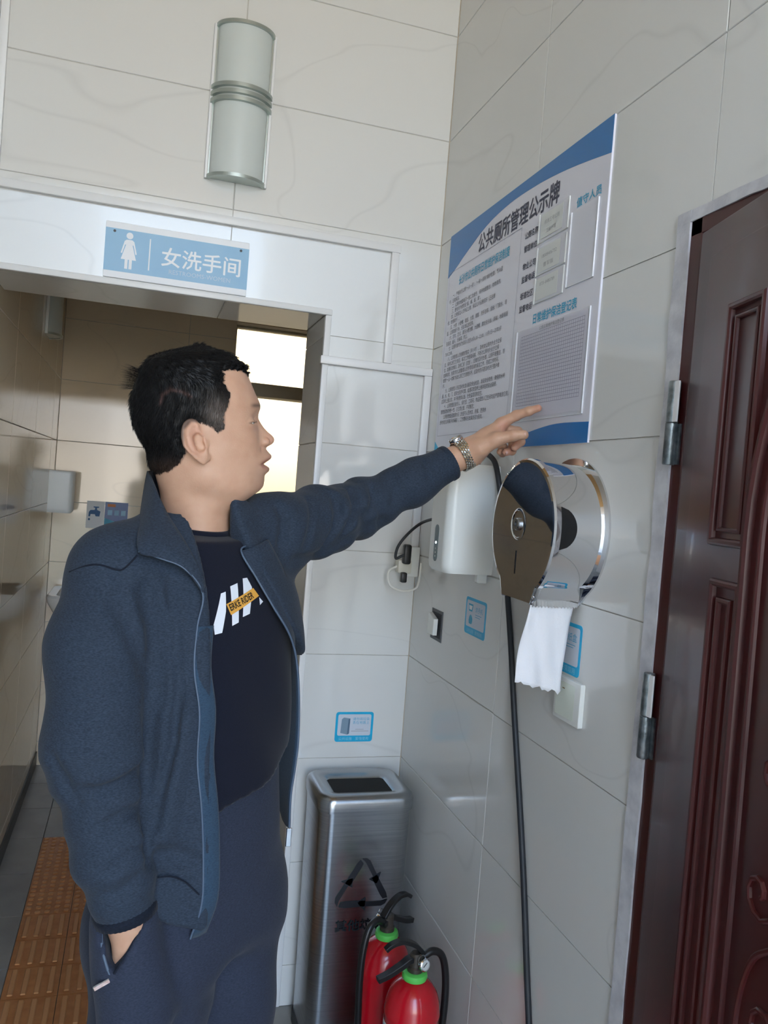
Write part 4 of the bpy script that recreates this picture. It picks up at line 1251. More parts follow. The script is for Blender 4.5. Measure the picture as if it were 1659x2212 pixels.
FOLDS = []
CREASES = []
def jacket_f(P):
    d, l, f_ = torso(P)
    z = P[..., 2]
    sh = smin(rcone(P, (-0.715, -0.885, 1.415), RS, 0.042, 0.066), rcone(P, (-0.655, -0.845, 1.420), LS, 0.045, 0.068), 0.03)
    d = smin(d, sh, 0.04)
    hem = 0.838 + 0.35 * np.maximum(0, -0.10 - l) + 0.55 * np.maximum(0, 0.10 - f_)
    d = smax(d, np.minimum(hem, 0.95) - z, 0.006)
    d = d + 0.002 * np.sin(l * 75 + z * 5) * smoothstep(1.3, 1.1, z) * smoothstep(-0.02, 0.05, f_)
    zl = table(OPZ, OPL, z, 0.015); zr = table(OPZ, OPR, z, 0.01)
    op = np.maximum(np.maximum(l - zl, zr - l), -f_ - 0.02)
    d = smax(d, -op, 0.012)
    # near sleeve
    s = axis_param(P, R_ARM)
    arm = chain(P, R_ARM, R_RAD, 0.03)
    ang = (P[..., 0] - R_ARM[2][0]) * 20 + (P[..., 1] - R_ARM[2][1]) * 9
    arm = arm + 0.0022 * np.sin(s * 105 + ang + 1.2 * noise3(P, 12, 3)) * smoothstep(0.20, 0.30, s) * smoothstep(0.52, 0.46, s)
    arm = np.maximum(arm, (P - V3(*R_ARM[-1])) @ _unit(R_ARM[-2], R_ARM[-1]) - 0.0)
    # far sleeve
    s2 = axis_param(P, L_ARM)
    arm2 = chain(P, L_ARM, L_RAD, 0.03)
    ph = (P[..., 2] - 1.45) * 28 + (P[..., 1] + 0.7) * 10
    arm2 = arm2 + 0.0025 * np.sin(s2 * 80 + ph + 1.0 * noise3(P, 14, 5)) * smoothstep(0.05, 0.13, s2) * smoothstep(0.42, 0.30, s2)
    arm2 = np.maximum(arm2, (P - V3(*L_ARM[-1])) @ _unit(L_ARM[-2], L_ARM[-1]) + 0.009)
    k1 = 0.005 + 0.03 * smoothstep(1.24, 1.34, z)
    d = smin(d, arm, k1)
    d = smin(d, arm2, 0.035)
    u, v, w = huv(P)
    d = smax(d, (318 - np.hypot(u - 570, w * 0.98)) * F32(HS), 0.006)   # neck hole
    vn = 1400 + 1.86 * (u - 278)
    d = np.where((w > 60) & (u < 700) & (np.hypot(u - 570, w) < 480), smax(d, (vn - v) * F32(HS * 0.45), 0.006), d)
    vt = 1400 - 0.56 * (np.clip(u, 780, 1100) - 830)
    d = np.where((w < 60) & (u > 760) & (u < 1150), smax(d, (vt - v) * F32(HS), 0.006), d)
    for pts, r_ in CREASES:
        lo_ = np.min(pts, 0) - 0.05; hi_ = np.max(pts, 0) + 0.05
        m_ = ((P > lo_.astype(F32)) & (P < hi_.astype(F32))).all(-1)
        if m_.any(): d[m_] = smax(d[m_], (r_ - pl_dist(P[m_], pts)).astype(F32), 0.010)
    for pts, sg_, am in FOLDS:
        lo_ = np.min(pts, 0) - 3 * sg_; hi_ = np.max(pts, 0) + 3 * sg_
        m_ = ((P > lo_.astype(F32)) & (P < hi_.astype(F32))).all(-1)
        if m_.any(): d[m_] += groove(P[m_], pts, sg_, am).astype(F32)
    return d + 0.0012 * noise3(P, 40, 1)
def _unit(a, b):
    d = V3(*b) - V3(*a); return d / np.sqrt(d @ d)

def shirt_f(P):
    d, l, f_ = torso(P, -0.024, -0.022)
    z = P[..., 2]
    sh = rcone(P, (-0.765, -0.925, 1.370), (-0.62, -0.82, 1.380), 0.058, 0.058)
    d = smin(d, sh, 0.05)
    d = smax(d, 0.985 + 0.32 * (l + 0.09) - z, 0.006)
    d = d + 0.003 * np.sin(l * 40 + z * 22 + 1.5 * noise3(P, 9, 2)) * smoothstep(1.3, 1.0, z) + 0.0012 * noise3(P, 30, 4)
    u, v, w = huv(P)
    d = smax(d, (1522 + 0.172 * (u - 570) + 0.05 * w - v) * F32(HS), 0.004)
    return smax(d, (258 - np.hypot(u - 570, w * 0.965)) * F32(HS), 0.003)

R_LEG = [(-0.722, -0.955, 0.80), (-0.722, -0.990, 0.48), (-0.745, -0.985, 0.09)]
L_LEG = [(-0.600, -0.852, 0.80), (-0.592, -0.885, 0.48), (-0.585, -0.86, 0.09)]
def trousers_f(P):
    d, l, f_ = torso(P, -0.012, -0.010, [0.166, 0.168, 0.165, 0.160, 0.155, 0.155, 0.155, 0.155, 0.155, 0.155], [0.130, 0.134, 0.132, 0.128, 0.12, 0.12, 0.12, 0.12, 0.12, 0.12])
    z = P[..., 2]
    d = smax(d, z - 1.09, 0.01)
    d = smax(d, 0.74 - z, 0.04)
    lg = smin(chain(P, R_LEG, [0.100, 0.082, 0.066], 0.03), chain(P, L_LEG, [0.102, 0.082, 0.066], 0.03), 0.012)
    d = smin(d, lg, 0.035)
    d = np.maximum(d, 0.05 - z)
    # pocket bulge around the hand
    x = P[..., 0] + 0.781
    vee = 0.80 + np.where(x > 0, x * 0.072 / 0.039, -x * 0.072 / 0.019)
    d = smin(d, np.maximum(rcone(P, (-0.768, -1.052, 0.86), (-0.745, -1.055, 0.725), 0.050, 0.056), np.where(P[..., 1] < -1.03, (z - vee) * 0.6, -1)), 0.012)
    d = d + 0.004 * np.sin(z * 34 + l * 26 + 2 * noise3(P, 7, 6)) * smoothstep(0.9, 0.7, z) + 0.0025 * noise3(P, 22, 9)
    return d
FOLDS[:] = [
    ([(-0.7699, -1.0399, 1.3386), (-0.7593, -1.0464, 1.2947), (-0.7529, -1.0552, 1.2367), (-0.752, -1.0601, 1.1848), (-0.7536, -1.0642, 1.133), (-0.7529, -1.0652, 1.067), (-0.7477, -1.082, 1.0074), (-0.7394, -1.09, 0.958)], 0.0065, 0.0198),
    ([(-0.7347, -1.0265, 1.3383), (-0.7264, -1.0473, 1.2824), (-0.7159, -1.0602, 1.1983), (-0.7171, -1.0662, 1.1198), (-0.7292, -1.0675, 1.0538), (-0.7382, -1.0757, 0.9977)], 0.007, 0.0132),
    ([(-0.7144, -1.0277, 1.3304), (-0.7044, -1.0503, 1.2634), (-0.6955, -1.0604, 1.185)], 0.006, 0.0088),
    ([(-0.7465, -1.044, 1.2947), (-0.739, -1.0573, 1.2374), (-0.741, -1.0627, 1.1723)], 0.008, 0.0132),
    ([(-0.7268, -1.0688, 0.9541), (-0.7012, -1.0682, 0.9557), (-0.6741, -1.0674, 0.9402)], 0.01, 0.011),
    ([(-0.7215, -1.0692, 0.9237), (-0.7061, -1.0695, 0.9316), (-0.6857, -1.0687, 0.9191)], 0.007, 0.0088),
    ([(-0.7023, -1.0633, 1.159), (-0.7149, -1.0674, 1.0601), (-0.7227, -1.0692, 0.9875)], 0.015, -0.011),
    ([(-0.7579, -1.0767, 1.0845), (-0.7815, -1.1012, 1.0746), (-0.8104, -1.1105, 1.0651), (-0.8367, -1.1109, 1.0661)], 0.009, 0.0143),
    ([(-0.753, -1.0818, 1.0305), (-0.7785, -1.1065, 1.0306), (-0.81, -1.1131, 1.0158)], 0.009, 0.0132),
    ([(-0.7436, -1.0986, 0.9817), (-0.7688, -1.1171, 0.9787), (-0.7943, -1.1224, 0.9625)], 0.008, 0.011),
    ([(-0.8772, -1.0934, 1.1059), (-0.8585, -1.1009, 1.0768), (-0.8421, -1.1014, 1.0482)], 0.008, 0.011),
    ([(-0.8192, -1.0478, 1.3455), (-0.8071, -1.0619, 1.3089), (-0.7856, -1.0759, 1.2667), (-0.7657, -1.0644, 1.2188)], 0.012, 0.0088),
    ([(-0.781, -1.0461, 1.3337), (-0.767, -1.0504, 1.2952)], 0.008, 0.0088),
    ([(-0.7605, -1.1092, 0.9425), (-0.7776, -1.1127, 0.9294), (-0.7894, -1.1113, 0.9263)], 0.006, 0.0066),
    ([(-0.4398, -0.7699, 1.4794), (-0.4345, -0.7838, 1.4493), (-0.4413, -0.7942, 1.4152), (-0.464, -0.7853, 1.3747)], 0.008, 0.0198),
    ([(-0.3987, -0.7202, 1.4935), (-0.3969, -0.7509, 1.4634), (-0.4122, -0.7735, 1.4242), (-0.4377, -0.7804, 1.3886)], 0.007, 0.0132),
    ([(-0.5568, -0.8522, 1.4566), (-0.5476, -0.8651, 1.4339), (-0.5523, -0.8743, 1.3906)], 0.008, 0.0132),
    ([(-0.3548, -0.6997, 1.5073), (-0.3489, -0.7126, 1.4834), (-0.3606, -0.7266, 1.4514)], 0.008, 0.011),
    ([(-0.3052, -0.689, 1.5296), (-0.3003, -0.6985, 1.505), (-0.3052, -0.703, 1.477)], 0.01, 0.0088),
    ([(-0.2395, -0.6848, 1.5651), (-0.2337, -0.7011, 1.5336)], 0.008, 0.0088),
    ([(-0.5211, -0.854, 1.3662), (-0.4636, -0.7772, 1.3697), (-0.3998, -0.7589, 1.4064), (-0.3189, -0.6947, 1.4386)], 0.01, 0.0088),
    ([(-0.4939, -0.7924, 1.4728), (-0.4948, -0.8372, 1.4315), (-0.5059, -0.8506, 1.391)], 0.007, 0.011),
    ([(-0.4159, -0.7308, 1.4907), (-0.4188, -0.7747, 1.4586)], 0.008, -0.0088),
    ([(-0.3713, -0.699, 1.5024), (-0.3709, -0.7283, 1.4688)], 0.009, -0.0088),
]
CREASES[:] = [
    ([(-0.7664, -1.0424, 1.3238), (-0.7583, -1.048, 1.2884), (-0.7523, -1.0554, 1.2368), (-0.7514, -1.0602, 1.1849), (-0.7529, -1.0643, 1.133), (-0.7522, -1.0653, 1.067), (-0.747, -1.0811, 1.007), (-0.7387, -1.0882, 0.9571)], 0.0095),
    ([(-0.7328, -1.0316, 1.3269), (-0.7257, -1.0475, 1.2825), (-0.7152, -1.0604, 1.1984), (-0.7164, -1.0653, 1.1196), (-0.7271, -1.0679, 1.0606)], 0.0035),
    ([(-0.4394, -0.7679, 1.4811), (-0.4334, -0.7831, 1.4493), (-0.4403, -0.7935, 1.4153), (-0.4627, -0.7867, 1.3766)], 0.0045),
    ([(-0.3976, -0.7195, 1.4936), (-0.3952, -0.7483, 1.4634), (-0.4104, -0.7729, 1.426)], 0.0035),
    ([(-0.5554, -0.8538, 1.4551), (-0.5469, -0.8653, 1.4339), (-0.5517, -0.8744, 1.3922)], 0.003),
    ([(-0.7529, -1.0818, 1.0299), (-0.7773, -1.1069, 1.0307), (-0.8002, -1.1138, 1.02)], 0.0035),
    ([(-0.7603, -1.0802, 1.0832), (-0.7815, -1.1012, 1.0746), (-0.8092, -1.1109, 1.0658)], 0.0035),
]

# ---- head, in its own side-view frame: u forward, v down, w towards his right (unit HS metres)
HC = V3(-0.707, -0.863, 1.596); HS = 0.0002125
HA = V3(0.9930, -0.0660, 0.0970); HB = V3(-0.1010, -0.0640, 0.9930); HD = V3(-0.0600, -0.9960, -0.0700)
def huv(P):
    q = P - HC
    return (q @ HA) / HS + 600, 650 - (q @ HB) / HS, (q @ HD) / HS
def hpt(u, v, w):
    return HC + HA * ((u - 600) * HS) + HB * ((650 - v) * HS) + HD * (w * HS)
HV = [120, 135, 160, 200, 250, 310, 400, 470, 540, 590, 640, 700, 800, 900, 1000, 1100, 1180, 1235, 1268, 1300, 1330, 1365, 1395, 1470, 1560, 1760]
HF = [640, 740, 835, 908, 955, 988, 1020, 1044, 1066, 1074, 1068, 1066, 1074, 1092, 1098, 1096, 1090, 1066, 1020, 975, 920, 870, 822, 806, 800, 812]
HBK = [640, 560, 440, 355, 290, 240, 190, 165, 150, 146, 148, 158, 195, 240, 275, 300, 312, 320, 324, 326, 328, 328, 326, 320, 312, 290]
HW = [5, 85, 175, 240, 288, 322, 346, 353, 353, 350, 346, 342, 338, 330, 318, 298, 276, 256, 246, 238, 232, 228, 227, 230, 242, 300]
# traced mid-line profile
PV = [120, 310, 400, 470, 520, 560, 585, 610, 640, 665, 700, 735, 770, 798, 822, 845, 866, 880, 892, 908, 935, 955, 975, 992, 1012, 1024, 1036, 1055, 1078, 1094, 1112, 1150, 1200, 1235, 1268, 1300, 1330, 1365, 1395, 1470, 1560, 1760]
PU = [640, 990, 1026, 1053, 1078, 1092, 1090, 1080, 1073, 1075, 1092, 1114, 1146, 1180, 1196, 1195, 1178, 1148, 1128, 1130, 1152, 1172, 1171, 1152, 1120, 1098, 1130, 1153, 1152, 1130, 1113, 1112, 1102, 1070, 1020, 975, 920, 870, 822, 806, 800, 812]
NV = [120, 600, 640, 720, 790, 830, 870, 890, 905, 950, 1020, 1090, 1110, 1200, 1330]
NS = [150, 120, 48, 44, 62, 76, 76, 60, 90, 125, 135, 120, 130, 130, 130]
def head_core(u, v, w):
    f0 = table(HV, HF, v, 16); bk = table(HV, HBK, v, 16); W = table(HV, HW, v, 14)
    pr = table(PV, PU, v, 5); ns = table(NV, NS, v, 8)
    aw = np.abs(w)
    f_ = f0 + (pr - f0) * np.exp(-(aw / ns) ** 2.4)
    # eye sockets, cheek bones
    f_ = f_ - 26 * np.exp(-((v - 668) / 42) ** 2 - ((aw - 130) / 70) ** 2) + 10 * np.exp(-((v - 800) / 70) ** 2 - ((aw - 190) / 80) ** 2)
    uc = bk + (f0 - bk) * 0.46
    A = np.where(u > uc, f_ - uc, uc - bk)
    A = np.maximum(A, 4)
    n = np.where(u > uc, 2.35, 2.2)
    q = (np.abs((u - uc) / A) ** n + (aw / np.maximum(W, 3)) ** n + 1e-9) ** (1 / n)
    d = (q - 1) * np.minimum(A, W + 1)
    return np.where(v < 132, np.hypot(np.maximum(d, 0), 132 - v), d)
def ear_f(u, v, w, side):
    ws = w * side
    # local axes of the ear plate
    c, s = math.cos(0.30), math.sin(0.30)
    x = (u - 592) * c - (v - 832) * s * -1.0 * -1.0
    x = (u - 592) * c - (v - 832) * s
    y = (u - 592) * s + (v - 832) * c
    flare = 352 + (-(x)) * 0.42
    z = ws - flare
    wd = np.where(y > 0, 92 - 0.26 * y, 92.0)
    r = np.sqrt((x / np.maximum(wd, 22)) ** 2 + (y / 160) ** 2)
    plate = np.maximum((r - 1) * 80, np.abs(z) - 22)
    rim = np.sqrt(((r - 0.86) * 80) ** 2 + (z - 14) ** 2) - 19
    d = smin(plate, np.where(x < 55, rim, 60.0), 14)
    conch = np.sqrt(((x - 14) / 46) ** 2 + ((y - 12) / 74) ** 2 + ((z - 24) / 46) ** 2) - 1
    d = smax(d, -conch * 40, 6)
    sca = np.abs(np.sqrt((x / 62) ** 2 + ((y + 10) / 122) ** 2) - 1) * 60
    d = d + np.where((x < 30) & (y < 70), 9 * np.exp(-(sca / 11) ** 2), 0)
    anti = np.sqrt(((x + 34) / 15) ** 2 + ((y + 20) / 80) ** 2 + ((z - 4) / 18) ** 2) - 1
    d = smin(d, anti * 14, 12)
    trag = np.sqrt(((x - 62) / 18) ** 2 + ((y - 22) / 30) ** 2 + ((z - 8) / 22) ** 2) - 1
    d = smin(d, trag * 17, 12)
    lobe = np.sqrt(((x - 22) / 44) ** 2 + ((y - 128) / 42) ** 2 + (z / 24) ** 2) - 1
    return smin(d, lobe * 24, 16)
def head_skin(u, v, w):
    P3 = np.stack([u, v, w], -1)
    d = head_core(u, v, w)
    neck = rcone(P3, (520, 980, 0), (585, 1330, 0), 258, 236)
    neck = smin(neck, rcone(P3, (580, 1330, 0), (570, 1760, 0), 236, 270), 60)
    jowl = rcone(P3, (975, 1190, 0), (740, 1270, 0), 72, 150)
    d = smin(d, neck, 60)
    d = smin(d, rcone(P3, (640, 1110, 215), (860, 1180, 150), 66, 66), 120)       # jaw, right
    d = smin(d, rcone(P3, (640, 1110, -215), (860, 1180, -150), 66, 66), 120)
    aw = np.abs(w)
    Pm = np.stack([u, v, aw], -1)
    # nostril wing, eye lids, brow
    d = smin(d, ellip(Pm, (1120, 845, 66), (36, 32, 26)), 12)
    d = smax(d, -ellip(Pm, (1148, 880, 40), (16, 9, 13)), 6)
    d = smin(d, ellip(Pm, (984, 690, 150), (52, 44, 62)), 20)
    d = smax(d, -ellip(Pm, (1026, 697, 150), (40, 5.5, 60)), 3)
    d = d + 3.2 * np.exp(-((v - (662 + 0.10 * (1060 - u))) / 6) ** 2) * (aw > 90) * np.exp(-((u - 1035) / 55) ** 2)      # lid crease
    d = d + 5 * np.exp(-((pl_dist(Pm, [(1095, 880, 82), (1068, 940, 120), (1052, 1010, 138)])) / 14) ** 2)         # nasolabial fold
    d = smin(d, ear_f(u, v, w, 1), 10)
    d = smin(d, ear_f(u, v, w, -1), 10)
    return d
def head_f(P):
    u, v, w = huv(P)
    return head_skin(u, v, w) * F32(HS)

HAIRP = np.array([(1012, 318), (1000, 335), (940, 300), (870, 296), (795, 308), (800, 400), (846, 480), (832, 560), (802, 620), (796, 735), (752, 762), (700, 720), (628, 690), (560, 684), (502, 745), (498, 860), (520, 905), (470, 985), (400, 1042), (300, 1080), (235, 1085),
                  (120, 1085), (60, 800), (40, 500), (120, 250), (300, 80), (600, 40), (900, 100), (1060, 280)], F32)
def poly_sd(u, v, poly):
    """signed distance to a polygon, positive inside"""
    d = np.full(u.shape, 1e9, F32); ins = np.zeros(u.shape, bool)
    n = len(poly)
    for i in range(n):
        a = poly[i]; b = poly[(i + 1) % n]; e = b - a
        t = np.clip(((u - a[0]) * e[0] + (v - a[1]) * e[1]) / (e @ e), 0, 1)
        d = np.minimum(d, np.hypot(u - a[0] - t * e[0], v - a[1] - t * e[1]))
        c = ((a[1] > v) != (b[1] > v)) & (u < (b[0] - a[0]) * (v - a[1]) / (b[1] - a[1] + 1e-12) + a[0])
        ins ^= c
    return np.where(ins, d, -d)
def hair_thick(u, v, w):
    s = poly_sd(u, v, HAIRP)
    s = s + 7 * np.sin(u * 0.13 + v * 0.05) + 6 * np.sin(v * 0.17 - u * 0.07)
    T = table([60, 160, 300, 450, 600, 800, 1000], [40, 42, 34, 24, 15, 20, 20], v, 40)
    T = T + 16 * smoothstep(420, 250, u) * smoothstep(900, 700, v)                 # fuller at the back of the crown
    T = T * (1 - 0.55 * smoothstep(560, 760, u) * smoothstep(430, 600, v))         # short at the temple
    T = T + 12 * np.exp(-((u - 985) / 45) ** 2 - ((v - 250) / 50) ** 2)
    return T * smoothstep(0, 75, s) + np.where(s > 0, 3, -12 * smoothstep(0, -10, s)), s
def hair_f(P):
    u, v, w = huv(P)
    def base(u, v, w):
        return smin(head_core(u, v, w), rcone(np.stack([u, v, w], -1), (520, 980, 0), (585, 1330, 0), 258, 240), 60)
    d = base(u, v, w); e = F32(6)
    g = np.sqrt((base(u + e, v, w) - d) ** 2 + (base(u, v + e, w) - d) ** 2 + (base(u, v, w + e) - d) ** 2) / e
    d = d / np.clip(g, 0.45, 1.6)
    t, s = hair_thick(u, v, w)
    n = 2.2 * np.sin(u * 0.06 + w * 0.05 + 2 * np.sin(v * 0.02)) + 1.8 * np.sin(w * 0.11 + v * 0.07)
    return (d - t - n * smoothstep(0, 60, s)) * F32(HS)

# ---- hands
def hand_left(P):
    wr = (-0.1294, -0.6563, 1.5944)
    d = rcone(P, (-0.20, -0.648, 1.555), wr, 0.030, 0.0275)
    palm = [(-0.1135, -0.6659, 1.612), (-0.0745, -0.6772, 1.6555), (-0.064, -0.660, 1.6475), (-0.064, -0.6448, 1.638), (-0.0695, -0.6326, 1.6265)]
    for q, r0, r1 in ((palm[1], 0.0245, 0.0135), (palm[2], 0.0245, 0.013), (palm[3], 0.024, 0.0125), (palm[4], 0.022, 0.0115)):
        d = smin(d, rcone(P, wr, q, r0, r1), 0.014)
    d = smin(d, rcone(P, (-0.118, -0.683, 1.604), (-0.094, -0.702, 1.622), 0.020, 0.0145), 0.014)      # thumb base
    d = smin(d, ellip(P, (-0.092, -0.672, 1.628), (0.030, 0.024, 0.020)), 0.012)
    fing = [
        ([(-0.0745, -0.6772, 1.6585), (-0.0502, -0.6958, 1.6765), (-0.032, -0.7146, 1.6859), (-0.0185, -0.729, 1.6925)], [0.0125, 0.0102, 0.0090, 0.0074]),
        ([(-0.096, -0.705, 1.6215), (-0.0665, -0.7235, 1.6320), (-0.0485, -0.7345, 1.6345)], [0.0135, 0.0112, 0.0098]),
        ([(-0.0640, -0.660, 1.6500), (-0.0345, -0.6755, 1.6450), (-0.0325, -0.6895, 1.6235), (-0.048, -0.6955, 1.6100)], [0.0118, 0.0098, 0.0090, 0.0080]),
        ([(-0.0640, -0.6448, 1.6400), (-0.0345, -0.6575, 1.6280), (-0.0430, -0.6725, 1.6040), (-0.0600, -0.6810, 1.5990)], [0.0112, 0.0096, 0.0088, 0.0080]),
        ([(-0.0695, -0.6326, 1.6280), (-0.0470, -0.6380, 1.6110), (-0.0535, -0.6500, 1.5990), (-0.0640, -0.6600, 1.6000)], [0.0102, 0.0088, 0.0080, 0.0072])]
    for k, (pts, rr) in enumerate(fing):
        f_ = chain(P, pts, rr, 0.004)
        for j, r_ in zip(pts[1:-1], rr[1:-1]):
            f_ = smin(f_, rcone(P, j, j[:2] + (j[2] + 0.0001,), r_ * 1.05, r_ * 1.05), 0.003)
        d = smin(d, f_, 0.0065 if k != 1 else 0.009)
    # creases and knuckle dents
    d = d + groove(P, [(-0.080, -0.690, 1.650), (-0.081, -0.694, 1.633)], 0.0022, 0.0012)
    return d
def hand_right(P):
    wr = (-0.764, -1.066, 0.862)
    d = rcone(P, (-0.785, -1.064, 0.96), wr, 0.032, 0.026)
    mc = [(-0.765, -1.072, 0.775), (-0.752, -1.066, 0.768), (-0.740, -1.058, 0.768), (-0.728, -1.050, 0.775)]
    for q in mc: d = smin(d, rcone(P, wr, q, 0.022, 0.0125), 0.012)
    for q in mc: d = smin(d, chain(P, [q, (q[0] + 0.006, q[1] + 0.008, q[2] - 0.04), (q[0] + 0.014, q[1] + 0.02, q[2] - 0.065)], [0.0115, 0.0095, 0.008], 0.004), 0.006)
    d = smin(d, chain(P, [(-0.752, -1.08, 0.825), (-0.735, -1.09, 0.79), (-0.725, -1.088, 0.765)], [0.015, 0.0115, 0.0095], 0.004), 0.010)
    return d
def core_f(P):
    d, l, f_ = torso(P, -0.05, -0.045)
    d = smax(d, P[..., 2] - 1.40, 0.02); d = smax(d, 0.75 - P[..., 2], 0.02)
    d = smin(d, rcone(P, (-0.695, -0.86, 1.32), (-0.702, -0.852, 1.45), 0.034, 0.03), 0.01)
    d = smin(d, chain(P, R_ARM, [r - 0.018 for r in R_RAD], 0.02), 0.02)
    d = smin(d, chain(P, L_ARM, [r - 0.014 for r in L_RAD], 0.02), 0.02)
    d = smin(d, chain(P, R_LEG, [0.08, 0.06, 0.045], 0.02), 0.02)
    d = smin(d, chain(P, L_LEG, [0.08, 0.06, 0.045], 0.02), 0.02)
    return d

# ------------------------------------------------------------------ build the man
def fabric(name, c0, c1, bump=0.35, scale=900.0, rough=0.85, sheen=0.25):
    M = bpy.data.materials.new(name)
    M.use_nodes = True
    nt = M.node_tree
    b = nt.nodes['Principled BSDF']
    b.inputs['Roughness'].default_value = rough
    b.inputs['Specular IOR Level'].default_value = 0.2
    b.inputs['Sheen Weight'].default_value = sheen
    b.inputs['Sheen Roughness'].default_value = 0.5
    geo = nt.nodes.new('ShaderNodeNewGeometry')
    mp = nt.nodes.new('ShaderNodeMapping')
    mp.inputs['Scale'].default_value = (1.0, 1.0, 3.2)
    nt.links.new(geo.outputs['Position'], mp.inputs[0])
    n = nt.nodes.new('ShaderNodeTexNoise')
    n.inputs['Scale'].default_value = scale * 0.30
    n.inputs['Detail'].default_value = 3
    nt.links.new(mp.outputs[0], n.inputs['Vector'])
    mx = nt.nodes.new('ShaderNodeMix'); mx.data_type = 'RGBA'
    mx.inputs['A'].default_value = (*c0, 1); mx.inputs['B'].default_value = (*c1, 1)
    rr = nt.nodes.new('ShaderNodeMapRange')
    rr.inputs['From Min'].default_value = 0.3; rr.inputs['From Max'].default_value = 0.7
    nt.links.new(n.outputs[0], rr.inputs[0]); nt.links.new(rr.outputs[0], mx.inputs['Factor'])
    nt.links.new(mx.outputs['Result'], b.inputs['Base Color'])
    bp = nt.nodes.new('ShaderNodeBump')
    bp.inputs['Strength'].default_value = bump; bp.inputs['Distance'].default_value = 0.0008
    nt.links.new(n.outputs[0], bp.inputs['Height']); nt.links.new(bp.outputs[0], b.inputs['Normal'])
    return M
M_JACK = fabric('heather_blue_jersey', srgb(37, 45, 57), srgb(54, 65, 80), sheen=0.06)
M_JACKIN = fabric('jacket_lining', srgb(42, 60, 80), srgb(56, 78, 98), sheen=0.08)
M_TROU = fabric('navy_jersey', srgb(40, 46, 60), srgb(53, 59, 76), sheen=0.06)
M_SHIRT = fabric('black_navy_cotton', srgb(16, 19, 32), srgb(22, 26, 42), 0.2, 1400, sheen=0.1)
M_RIB = fabric('navy_rib', srgb(18, 23, 34), srgb(28, 34, 48), sheen=0.05)
M_ZIP = mat('zip_tape', srgb(78, 94, 114), 0.5)
M_SKIN = mat('skin', srgb(222, 178, 152), 0.46, spec=0.4, var=(0.93, 0.90, 0.88), scale=38, bump=0.12, bscale=420, sss=0.12, attr='tint')
_nt = M_SKIN.node_tree
for _n in _nt.nodes:
    if _n.type == 'MIX' and _n.blend_type == 'MIX': _n.inputs['A'].default_value = (1, 1, 1, 1)
M_HAIR = mat('hair', srgb(20, 18, 18), 0.5, spec=0.25, attr='tint')

def nets_obj(name, fn, lo, hi, h, material, parent=None, relax=1):
    v, f_ = surface_nets(fn, lo, hi, h)
    return v, f_
def to_mesh(name, v, f_, material, parent=None, tint=None):
    me = bpy.data.meshes.new(name)
    me.vertices.add(len(v)); me.vertices.foreach_set('co', np.asarray(v, F32).ravel())
    f_ = np.asarray(f_, np.int32)
    me.loops.add(f_.size); me.loops.foreach_set('vertex_index', f_.ravel())
    me.polygons.add(len(f_))
    me.polygons.foreach_set('loop_start', np.arange(len(f_), dtype=np.int32) * f_.shape[1])
    me.polygons.foreach_set('loop_total', np.full(len(f_), f_.shape[1], np.int32))
    me.polygons.foreach_set('use_smooth', np.ones(len(f_), bool))
    me.update(calc_edges=True)
    if tint is not None:
        a = me.attributes.new('tint', 'FLOAT_COLOR', 'POINT')
        a.data.foreach_set('color', np.concatenate([tint, np.ones((len(v), 1))], 1).astype(F32).ravel())
    return link(name, me, material, parent)

# body: head and neck, both hands, core under the clothes, in one mesh
lo = HC - 0.2; hi = HC + 0.2
parts = []
vh, fh = surface_nets(head_f, (-0.86, -1.0, 1.36), (-0.545, -0.72, 1.72), 0.0019)
parts.append((vh, fh))
vl, fl_ = surface_nets(hand_left, (-0.205, -0.765, 1.535), (-0.005, -0.60, 1.715), 0.0016)
parts.append((vl, fl_))
vr, fr = surface_nets(hand_right, (-0.84, -1.13, 0.68), (-0.68, -0.99, 0.96), 0.003)
parts.append((vr, fr))
vc, fc = surface_nets(core_f, (-1.0, -1.2, 0.03), (-0.1, -0.5, 1.6), 0.013)
parts.append((vc, fc))
VV = np.concatenate([q[0] for q in parts]); FF = []; o_ = 0
for q in parts:
    FF.append(q[1] + o_); o_ += len(q[0])
FF = np.concatenate(FF)
SK = np.array(srgb(208, 165, 138))
tint = np.tile(SK, (len(VV), 1))
u_, v_, w_ = huv(VV.astype(F32))
nh = len(vh)
uu, vv_, ww = u_[:nh], v_[:nh], np.abs(w_[:nh])
def blend(mask, col, sl=slice(None)):
    tint[sl] = tint[sl] * (1 - mask[:, None]) + np.array(col) * mask[:, None]
hs = slice(0, nh)
lipm = np.exp(-((pl_dist(np.stack([uu, vv_, ww], -1), [(1165, 962, 0), (1140, 985, 70), (1100, 1022, 118)])) / 26) ** 2) + np.exp(-((pl_dist(np.stack([uu, vv_, ww], -1), [(1150, 1062, 0), (1130, 1052, 60), (1100, 1026, 110)])) / 26) ** 2)
blend(np.clip(lipm, 0, 1) * 0.7, srgb(172, 112, 100), hs)
blend(np.exp(-((uu - 585) / 70) ** 2 - ((vv_ - 800) / 150) ** 2) * (ww > 345) * 0.45, srgb(206, 142, 118), hs)
blend(np.exp(-((uu - 1160) / 45) ** 2 - ((vv_ - 830) / 50) ** 2) * 0.3, srgb(204, 146, 124), hs)
blend(np.clip(np.exp(-((vv_ - 1110) / 90) ** 2 - ((uu - 1060) / 90) ** 2) * 0.22, 0, 1), srgb(168, 140, 124), hs)
sdh = poly_sd(uu.astype(F32), vv_.astype(F32), HAIRP)
blend(smoothstep(-14, 10, sdh) * (vv_ < 1090) * 0.85, srgb(70, 56, 50), hs)
